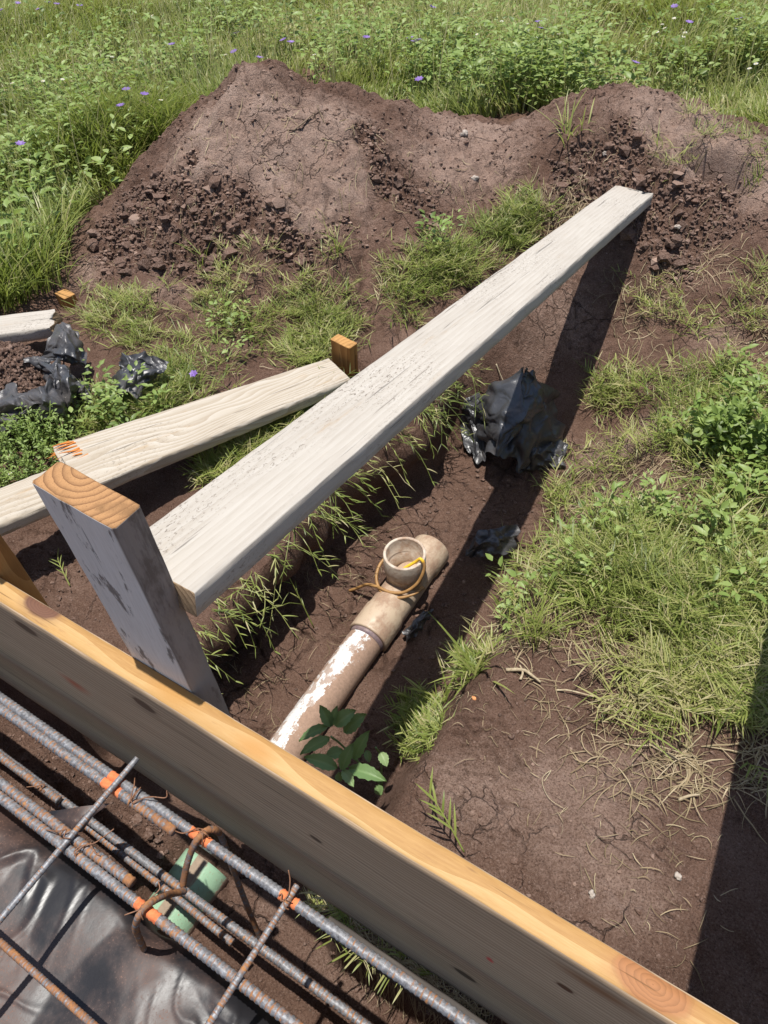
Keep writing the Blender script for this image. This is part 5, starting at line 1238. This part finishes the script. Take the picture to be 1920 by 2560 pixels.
# -- stones
def stone(px, py, r, mat, label, k, flat=.7, group=None):
    p = hit(px, py); V = STV[k % 8] * np.array([1, 1, flat]) * r + np.array([p[0], p[1], float(ground_z(p[0], p[1])) + r * .3])
    tag(link('stone', new_mesh('stone', V, [STF], [mat], True)), label, 'stone', group)
PALE = simple('pale_stone', (.30, .25, .21), (.48, .42, .36), 60, .9, .1, .5)
TANST = simple('tan_stone', (.40, .27, .15), (.58, .42, .26), 60, .8)
stone(1161, 343, .017, PALE, 'pale stone on bare soil between the heaps, farther one', 1)
stone(1186, 449, .016, PALE, 'pale stone on the brown slope left of the longest plank tip', 2)
stone(1513, 376, .013, PALE, 'small pinkish stone on the dark clods of the right heap', 3)
stone(1697, 554, .011, PALE, 'small pale stone below the hollow in the right heap', 4)
stone(1081, 1803, .008, TANST, 'round tan pebble at the trench edge beside the green tuft', 5)
stone(1186, 1745, .006, simple('orange_chip', (.5, .2, .08), (.65, .3, .12), 60, .8), 'tiny orange chip on the bare soil patch', 6)
stone(1478, 2238, .007, PALE, 'small angular pale pebble in the cracked soil patch', 7)
stone(1695, 2190, .007, PALE, 'small pale chip near the shadow at the right of the soil patch', 0)

# -- sticks and roots
STICK = simple('pale_root', (.26, .20, .12), (.48, .40, .27), 90, .85)
def stick(pts, r, label, mat=STICK, name='root', lift=.004):
    P = []
    for a, b, dz in pts:
        h = hit(a, b); P.append((h[0], h[1], float(ground_z(h[0], h[1])) + lift + dz))
    n = len(crom(P, 8)); V, f, A = tube(crom(P, 8), np.linspace(1, .5, n) * r, 7, lambda S, T: 1 + .25 * fbm(S * 120, T * 1.5, 2, 5))
    tag(link(name, new_mesh(name, V, f, [mat], True)), label, 'root')
stick([(1265, 1680, .0), (1305, 1685, .012), (1325, 1700, .014), (1350, 1712, .006)], .0055, 'thick greenish stub of root beside the tall tuft')
stick([(1300, 1705, .0), (1305, 1690, .008), (1298, 1672, .012)], .004, 'short upright root stub crossing the thick greenish root')
stick([(1390, 1730, 0), (1420, 1735, .01), (1470, 1745, .008), (1540, 1760, .004)], .003, 'thin brown root across the upper soil patch')
stick([(1360, 1955, 0), (1378, 1925, .004), (1355, 1950, .0), (1370, 2000, .004), (1415, 2027, 0)], .0012, 'curled pale root thread on the soil patch', name='root_thread')
stick([(1620, 1860, .0), (1650, 1880, .012), (1690, 1905, .015), (1660, 1890, .01)], .0028, 'tangled dry root at the right of the soil patch')
stick([(1560, 1860, 0), (1590, 1870, .008), (1640, 1868, .01), (1700, 1880, .004)], .0022, 'long dry root twig above the tangled dry root')
stick([(1696, 2000, .0), (1720, 1996, .010), (1745, 1992, .012)], .0045, 'stubby pale root piece near the shadow edge')
stick([(1640, 1950, 0), (1660, 1930, .006), (1690, 1905, .012), (1730, 1890, .006)], .0018, 'thin dry rootlet leaning over the tangled dry root')
stick([(735, 345, .0), (760, 325, .012), (782, 308, .012)], .005, 'dark twig lying on the crust of the left heap', simple('twig', (.12, .08, .055), (.26, .19, .13), 60, .9), 'twig')
stick([(1240, 915, 0), (1250, 950, .02), (1262, 985, .03)], .003, 'thin pale stalk leaning beside the black bag', name='stalk')

# old board under the ledge inside the form
OLD = lumber('old_grey_board', [(.1, (.05, .042, .036)), (.5, (.10, .085, .072)), (.9, (.16, .14, .12))], ring=50, stretch=1.5, grainmix=.6)
o = make_board('buried_board', [OLD, PLANK_END], origin=(-.36, .212, -.66), ax=(1, 0, 0), wv=(0, 0, 1), tv=(0, 1, 0), L=.36, W=.13, T=.02, nu=30, nv=5, nw=3, seed=71, wob=.003)
tag(o, 'dark grey board end half buried under the straw below the form board', 'board')

# -- single plants
def tuft(spots, name, label, cat, mat=GRASS, seed=0):
    r = np.random.default_rng(seed); parts = []
    for (px, py, n, hmin, hmax, w, tmu, spread, lean) in spots:
        p = hit(px, py); P = np.stack([p[0] + r.normal(0, spread, n), p[1] + r.normal(0, spread, n)], 1); P = zroot(P)
        H = hmin + (hmax - hmin) * r.random(n)
        parts.append(blades(P, H, w * (.7 + .6 * r.random(n)), lean * (.3 + r.random(n)), r.random(n) * 6.283, .3 + .9 * r.random(n), np.clip(tmu + .1 * r.normal(size=n), 0, 1), 4, r.normal(0, .3, n)))
    V, f, A = merge(parts)
    return tag(link(name, new_mesh(name, V, f, [mat], True, A)), label, cat)
tuft([(1185, 1690, 14, .12, .24, .0085, .6, .012, .6), (1120, 1745, 14, .08, .17, .006, .58, .02, .7)], 'broad_grass_tuft', 'broad-bladed grass tuft rising at the trench edge by the long shadow', 'grass tuft', seed=1)
tuft([(1335, 1590, 55, .09, .17, .003, .62, .025, .5), (1340, 1570, 30, .06, .14, .0028, .55, .03, .6)], 'grass_tuft', 'bushy yellow-green grass tuft at the top of the bare soil patch', 'grass tuft', seed=2)
tuft([(1560, 1590, 40, .06, .12, .003, .66, .03, .8)], 'grass_tuft', 'low dull green tuft along the upper edge of the soil patch', 'grass tuft', seed=3)
tuft([(1425, 330, 20, .12, .22, .006, .7, .03, .8)], 'grass_tuft', 'dry grass tuft on bare soil between the two heaps', 'grass tuft', seed=4)
tuft([(840, 640, 14, .08, .18, .0035, .55, .015, .6)], 'grass_tuft', 'thin grass sprout on the lower face of the left heap', 'grass tuft', seed=6)
tuft([(510, 640, 16, .08, .16, .0035, .6, .015, .7)], 'grass_tuft', 'thin grass sprout left of centre at the foot of the left heap', 'grass tuft', seed=7)
tuft([(1650, 370, 9, .06, .14, .003, .55, .01, .6)], 'grass_tuft', 'small sprout on the dark clods of the right heap', 'grass tuft', seed=8)
tuft([(1905, 410, 30, .06, .14, .003, .5, .02, .7)], 'grass_tuft', 'grass tuft on the dry crust of the right heap at the frame edge', 'grass tuft', seed=9)
def sprig(root_px, tip_px, zr, ztp, nl, ll, w, label, seed, tmu=.5):
    r = np.random.default_rng(seed); a = at(*root_px, z=zr); b = at(*tip_px, z=ztp); root = empty('grass_sprig', a)
    P = crom([a, (a + b) / 2 + np.array([0, 0, .012]), b], 8); V, f, A = tube(P, np.linspace(1, .45, len(P)) * .0022, 6); A = {'tint': A['s'] * 0 + tmu + .1}
    link('stem', new_mesh('stem', V, f, [GRASS], True, A), root)
    t = np.linspace(.3, 1, nl); pts = np.array([P[int(k * (len(P) - 1))] for k in t]); dirv = math.atan2(b[1] - a[1], b[0] - a[0])
    for k in range(nl):
        az = dirv + (1 if k % 2 else -1) * (.35 + .5 * r.random())
        V, f, A = blades(pts[k:k + 1], np.array([ll * (.7 + .5 * r.random())]), np.array([w]), np.array([.7 + .4 * r.random()]), np.array([az]), np.array([.3 + .4 * r.random()]), np.array([np.clip(tmu + .08 * r.normal(), 0, 1)]), 4)
        link('leaf', new_mesh('leaf', V, f, [GRASS], True, A), root)
    tag(root, label, 'grass')
sprig((1160, 2130), (1075, 1985), -.67, -.60, 9, .06, .0052, 'grass sprig leaning on the bare soil just behind the form board', 1, .52)
sprig((175, 1465), (145, 1400), -.655, -.62, 7, .035, .003, 'small grass sprig on brown soil left of the whitewashed post', 2, .6)
sprig((785, 1570), (690, 1380), -.96, -.70, 9, .045, .003, 'long grass runner trailing down the trench bank under the longest plank', 3, .5)
sprig((1140, 2545), (1150, 2530), -.90, -.86, 5, .012, .005, 'tiny sprout in the dark gap under the form board', 4, .45)

def broadleaf():
    base = at(955, 1965, z=-.96); root = empty('broadleaf_weed', base); r = np.random.default_rng(9)
    o65 = (650, 1700); k = .3014
    def p(a, b, z): return at(o65[0] + a * k, o65[1] + b * k, z=z)
    top1 = p(590, 470, -.70); top2 = p(690, 745, -.70)
    for A_ in ([base, p(760, 640, -.84), top2], [base, p(700, 560, -.82), top1], [base, p(1000, 640, -.86), p(960, 560, -.80)]):
        V, f, A = tube(crom(A_, 8), .0028, 7); link('stem', new_mesh('stem', V, f, [BROAD], True, {'tint': A['s'] * 0 + .7}), root)
    L = [((585, 385), (492, 205), 90, .30, -.70, -.66), ((590, 385), (645, 212), 60, .28, -.70, -.67), ((560, 385), (322, 515), 80, .3, -.70, -.68), ((580, 485), (333, 625), 95, .32, -.71, -.70), ((625, 385), (800, 255), 120, .3, -.70, -.68), ((705, 440), (888, 285), 120, .55, -.73, -.70),
         ((690, 595), (538, 650), 100, .25, -.76, -.75), ((640, 735), (362, 645), 110, .35, -.71, -.69), ((680, 742), (778, 522), 95, .75, -.70, -.66), ((785, 655), (912, 420), 100, .8, -.73, -.68), ((738, 735), (1050, 845), 110, .78, -.70, -.69), ((688, 748), (778, 892), 75, .8, -.70, -.70),
         ((885, 582), (905, 685), 55, .7, -.76, -.77), ((1000, 600), (1052, 720), 75, .75, -.78, -.79), ((650, 760), (668, 832), 70, .6, -.72, -.74), ((960, 870), (1000, 950), 70, .65, -.80, -.82)]
    for n_, (b, tp, w, tint, zb, ztp) in enumerate(L):  # low tint paints the plank's shade into a leaf, high tint the sunlight
        B = p(*b, zb); T = p(*tp, ztp); D = T - B; ln = np.linalg.norm(D); D /= ln
        up = np.array([0, 0, 1.0]); Sd = np.cross(D, up); Sd /= np.linalg.norm(Sd); N = np.cross(Sd, D)
        wid = np.linalg.norm(p(b[0] + w, b[1], zb) - B) * 1.15
        m, q_ = 14, 9; t = np.linspace(0, 1, m)[:, None]; s = np.linspace(-1, 1, q_)[None]
        prof = np.sin(np.clip(t, 0, 1) ** .8 * math.pi) ** .75 * .5 * wid * (1 + .10 * np.sin(t * 34) * (np.abs(s) > .8))
        prof = np.maximum(prof, .0006)
        H = .10 * ln * np.sin(t * math.pi) + .18 * wid * np.abs(s) - .0015 * np.cos(s * 9 + t * 26)
        P = B + D * (t * ln)[..., None] + Sd * (prof * s)[..., None] + N * H[..., None]
        i = np.arange(m - 1)[:, None] * q_; j = np.arange(q_ - 1)[None]
        ti = np.clip(.35 + .45 * tint - .1 + .25 * r.normal() * .5 + .25 * np.exp(-(s / .12) ** 2) + 0 * t, 0, 1)
        link('leaf', new_mesh('leaf', P.reshape(-1, 3), [np.stack([i + j, i + j + 1, i + q_ + j + 1, i + q_ + j], -1).reshape(-1, 4)], [BROAD], True, {'tint': np.broadcast_to(ti, (m, q_)).ravel()}), root)
    tag(root, 'broad-leaved green weed growing by the form board at the buried pipe end', 'weed')
broadleaf()
# low feathery bush at the left
def bush(cx, cy, n, rad, label, seed, leafl=.012):
    r = np.random.default_rng(seed); c = at(cx, cy, z=-.6); root = empty('bushy_weed', (c[0], c[1], -.66)); parts = []; sp_ = []
    for k in range(n):
        a = r.random() * 6.283; rr = rad * math.sqrt(r.random()); b = np.array([c[0] + rr * math.cos(a), c[1] + rr * math.sin(a), -.66]); h = (.12 + .1 * r.random()) * (1 - .5 * (rr / rad) ** 2)
        tip = b + np.array([r.normal(0, .03), r.normal(0, .03), h]); sp_.append(tube(np.array([b, (b + tip) / 2, tip]), .0011, 5))
        m = 36; t = .2 + .8 * r.random(m); P = b[None] + (tip - b)[None] * t[:, None]; az = r.random(m) * 6.283; el = r.normal(.4, .4, m)
        D = np.stack([np.cos(az) * np.cos(el), np.sin(az) * np.cos(el), np.sin(el)], 1); Nn = np.tile([0, 0, 1.0], (m, 1)) + r.normal(0, .4, (m, 3))
        Ln = leafl * (.7 + .8 * r.random(m)); parts.append(leaves(P + D * (.012 * r.random(m))[:, None], D, Nn, Ln, Ln * .45, np.clip(.5 + .22 * r.normal() + .1 * r.normal(size=m), 0, 1)))
    V, f, A = merge(parts); link('foliage', new_mesh('foliage', V, f, [WEED], True, A), root)
    V, f, A = merge(sp_); link('stem', new_mesh('stem', V, f, [WEED], True, {'tint': A['s'] * 0 + .8}), root)
    tag(root, label, 'weed')
bush(60, 1130, 90, .17, 'low feathery green bush between the soil-filled plastic and the shorter cream plank', 3)
bush(1850, 1075, 30, .12, 'bright green leafy weed in the grass at the right edge', 4, .026)

# -- flowers
PET = leaf_mat('violet_petal', [(0, (.20, .10, .42)), (1, (.40, .25, .68))], .25, .5, .3)
WPET = leaf_mat('white_petal', [(0, (.70, .68, .60)), (1, (.82, .80, .74))], .15, .6, .2)
YEL = simple('yellow_disc', (.55, .36, .03), (.7, .5, .06), 100, .8)
def flower_template(name, mat, npet, pl, pw, cup, h, centre=None):
    root = empty(name, (0, 0, 0)); az = np.arange(npet) * 2 * math.pi / npet
    D = np.stack([np.cos(az) * math.cos(cup), np.sin(az) * math.cos(cup), np.full(npet, math.sin(cup))], 1)
    V, f, A = leaves(np.tile([0, 0, h], (npet, 1)) + D * pl * .05, D, np.tile([0, 0, 1.0], (npet, 1)), np.full(npet, pl), np.full(npet, pw), np.linspace(.2, .9, npet), .1)
    link('petals', new_mesh('petals', V, f, [mat], True, A), root)
    if centre is not None:
        V = VARI[0] * pl * .32 + np.array([0, 0, h]); link('disc', new_mesh('disc', V, [FC], [centre], True), root)
    V, f, A = tube(np.array([[.02, .01, 0], [.01, .0, h * .5], [0, 0, h]]), .0014, 5); link('stem', new_mesh('stem', V, f, [WEED], True, {'tint': A['s'] * 0 + .4}), root)
    return root
def copies(root, spots, labels, cat, group, h):
    ch = list(root.children)
    for i, ((px, py), lab) in enumerate(zip(spots, labels)):
        g = at(px, py, z=-.65 + h * .95) if py < 400 else at(px, py, z=float(ground_z(*hit(px, py + 6)[:2])) + h * .9)
        o = root
        if i:
            o = root.copy(); C.objects.link(o)
            for c in ch:
                d = c.copy(); C.objects.link(d); d.parent = o
        o.location = (g[0], g[1], g[2] - h); o.rotation_euler = (random.uniform(-.25, .25), random.uniform(-.25, .25), random.uniform(0, 6))
        tag(o, lab, cat, group)
VH = .30
viol = [(26, 8), (24, 24), (105, 12), (118, 22), (124, 14), (183, 16), (437, 114), (603, 88), (615, 120), (622, 150), (716, 110), (745, 95), (906, 94), (313, 225), (337, 237), (308, 266), (2, 350), (30, 355), (1030, 112), (1040, 100), (1047, 108), (1345, 60), (1375, 82), (1337, 78), (1698, 6), (1708, 55), (1872, 53), (1550, 158), (1069, 188), (1050, 15)]
vlab = ['violet wildflower standing in the meadow grass beyond the heaps'] * len(viol)
copies(flower_template('violet_flower', PET, 7, .027, .019, .5, .30), viol, vlab, 'flower', 'violet wildflowers in the meadow', .30)
dais = [(1262, 45), (1275, 62), (1298, 52), (1310, 58), (1320, 66), (1338, 80), (1395, 82), (1400, 88), (1412, 104), (1217, 77), (1663, 62), (1670, 74), (1700, 36), (1704, 65), (1712, 78), (1690, 84), (1725, 76), (1752, 8), (1838, 72), (1905, 168), (1917, 150), (104, 191), (133, 192), (166, 198), (575, 138), (800, 137), (382, 254), (410, 30), (258, 140), (38, 208), (250, 155), (6, 232)]
copies(flower_template('daisy', WPET, 9, .013, .006, .15, .28, YEL), dais, ['white daisy with a yellow centre in the meadow grass'] * len(dais), 'flower', 'daisies in the meadow', .28)
f4 = flower_template('violet_flower', PET, 6, .017, .014, .45, .06); copies(f4, [(490, 926)], ['single violet wildflower in the grass above the shorter cream plank'], 'flower', None, .06)
f2 = flower_template('daisy', WPET, 9, .008, .004, .15, .09, YEL); copies(f2, [(26, 1162)], ['single white daisy in front of the feathery bush at left'], 'flower', None, .12)
f3 = flower_template('daisy', WPET, 9, .005, .0028, .1, .08, YEL); copies(f3, [(1054, 1867)], ['tiny white daisy over the soil beside the green tuft'], 'flower', None, .08)
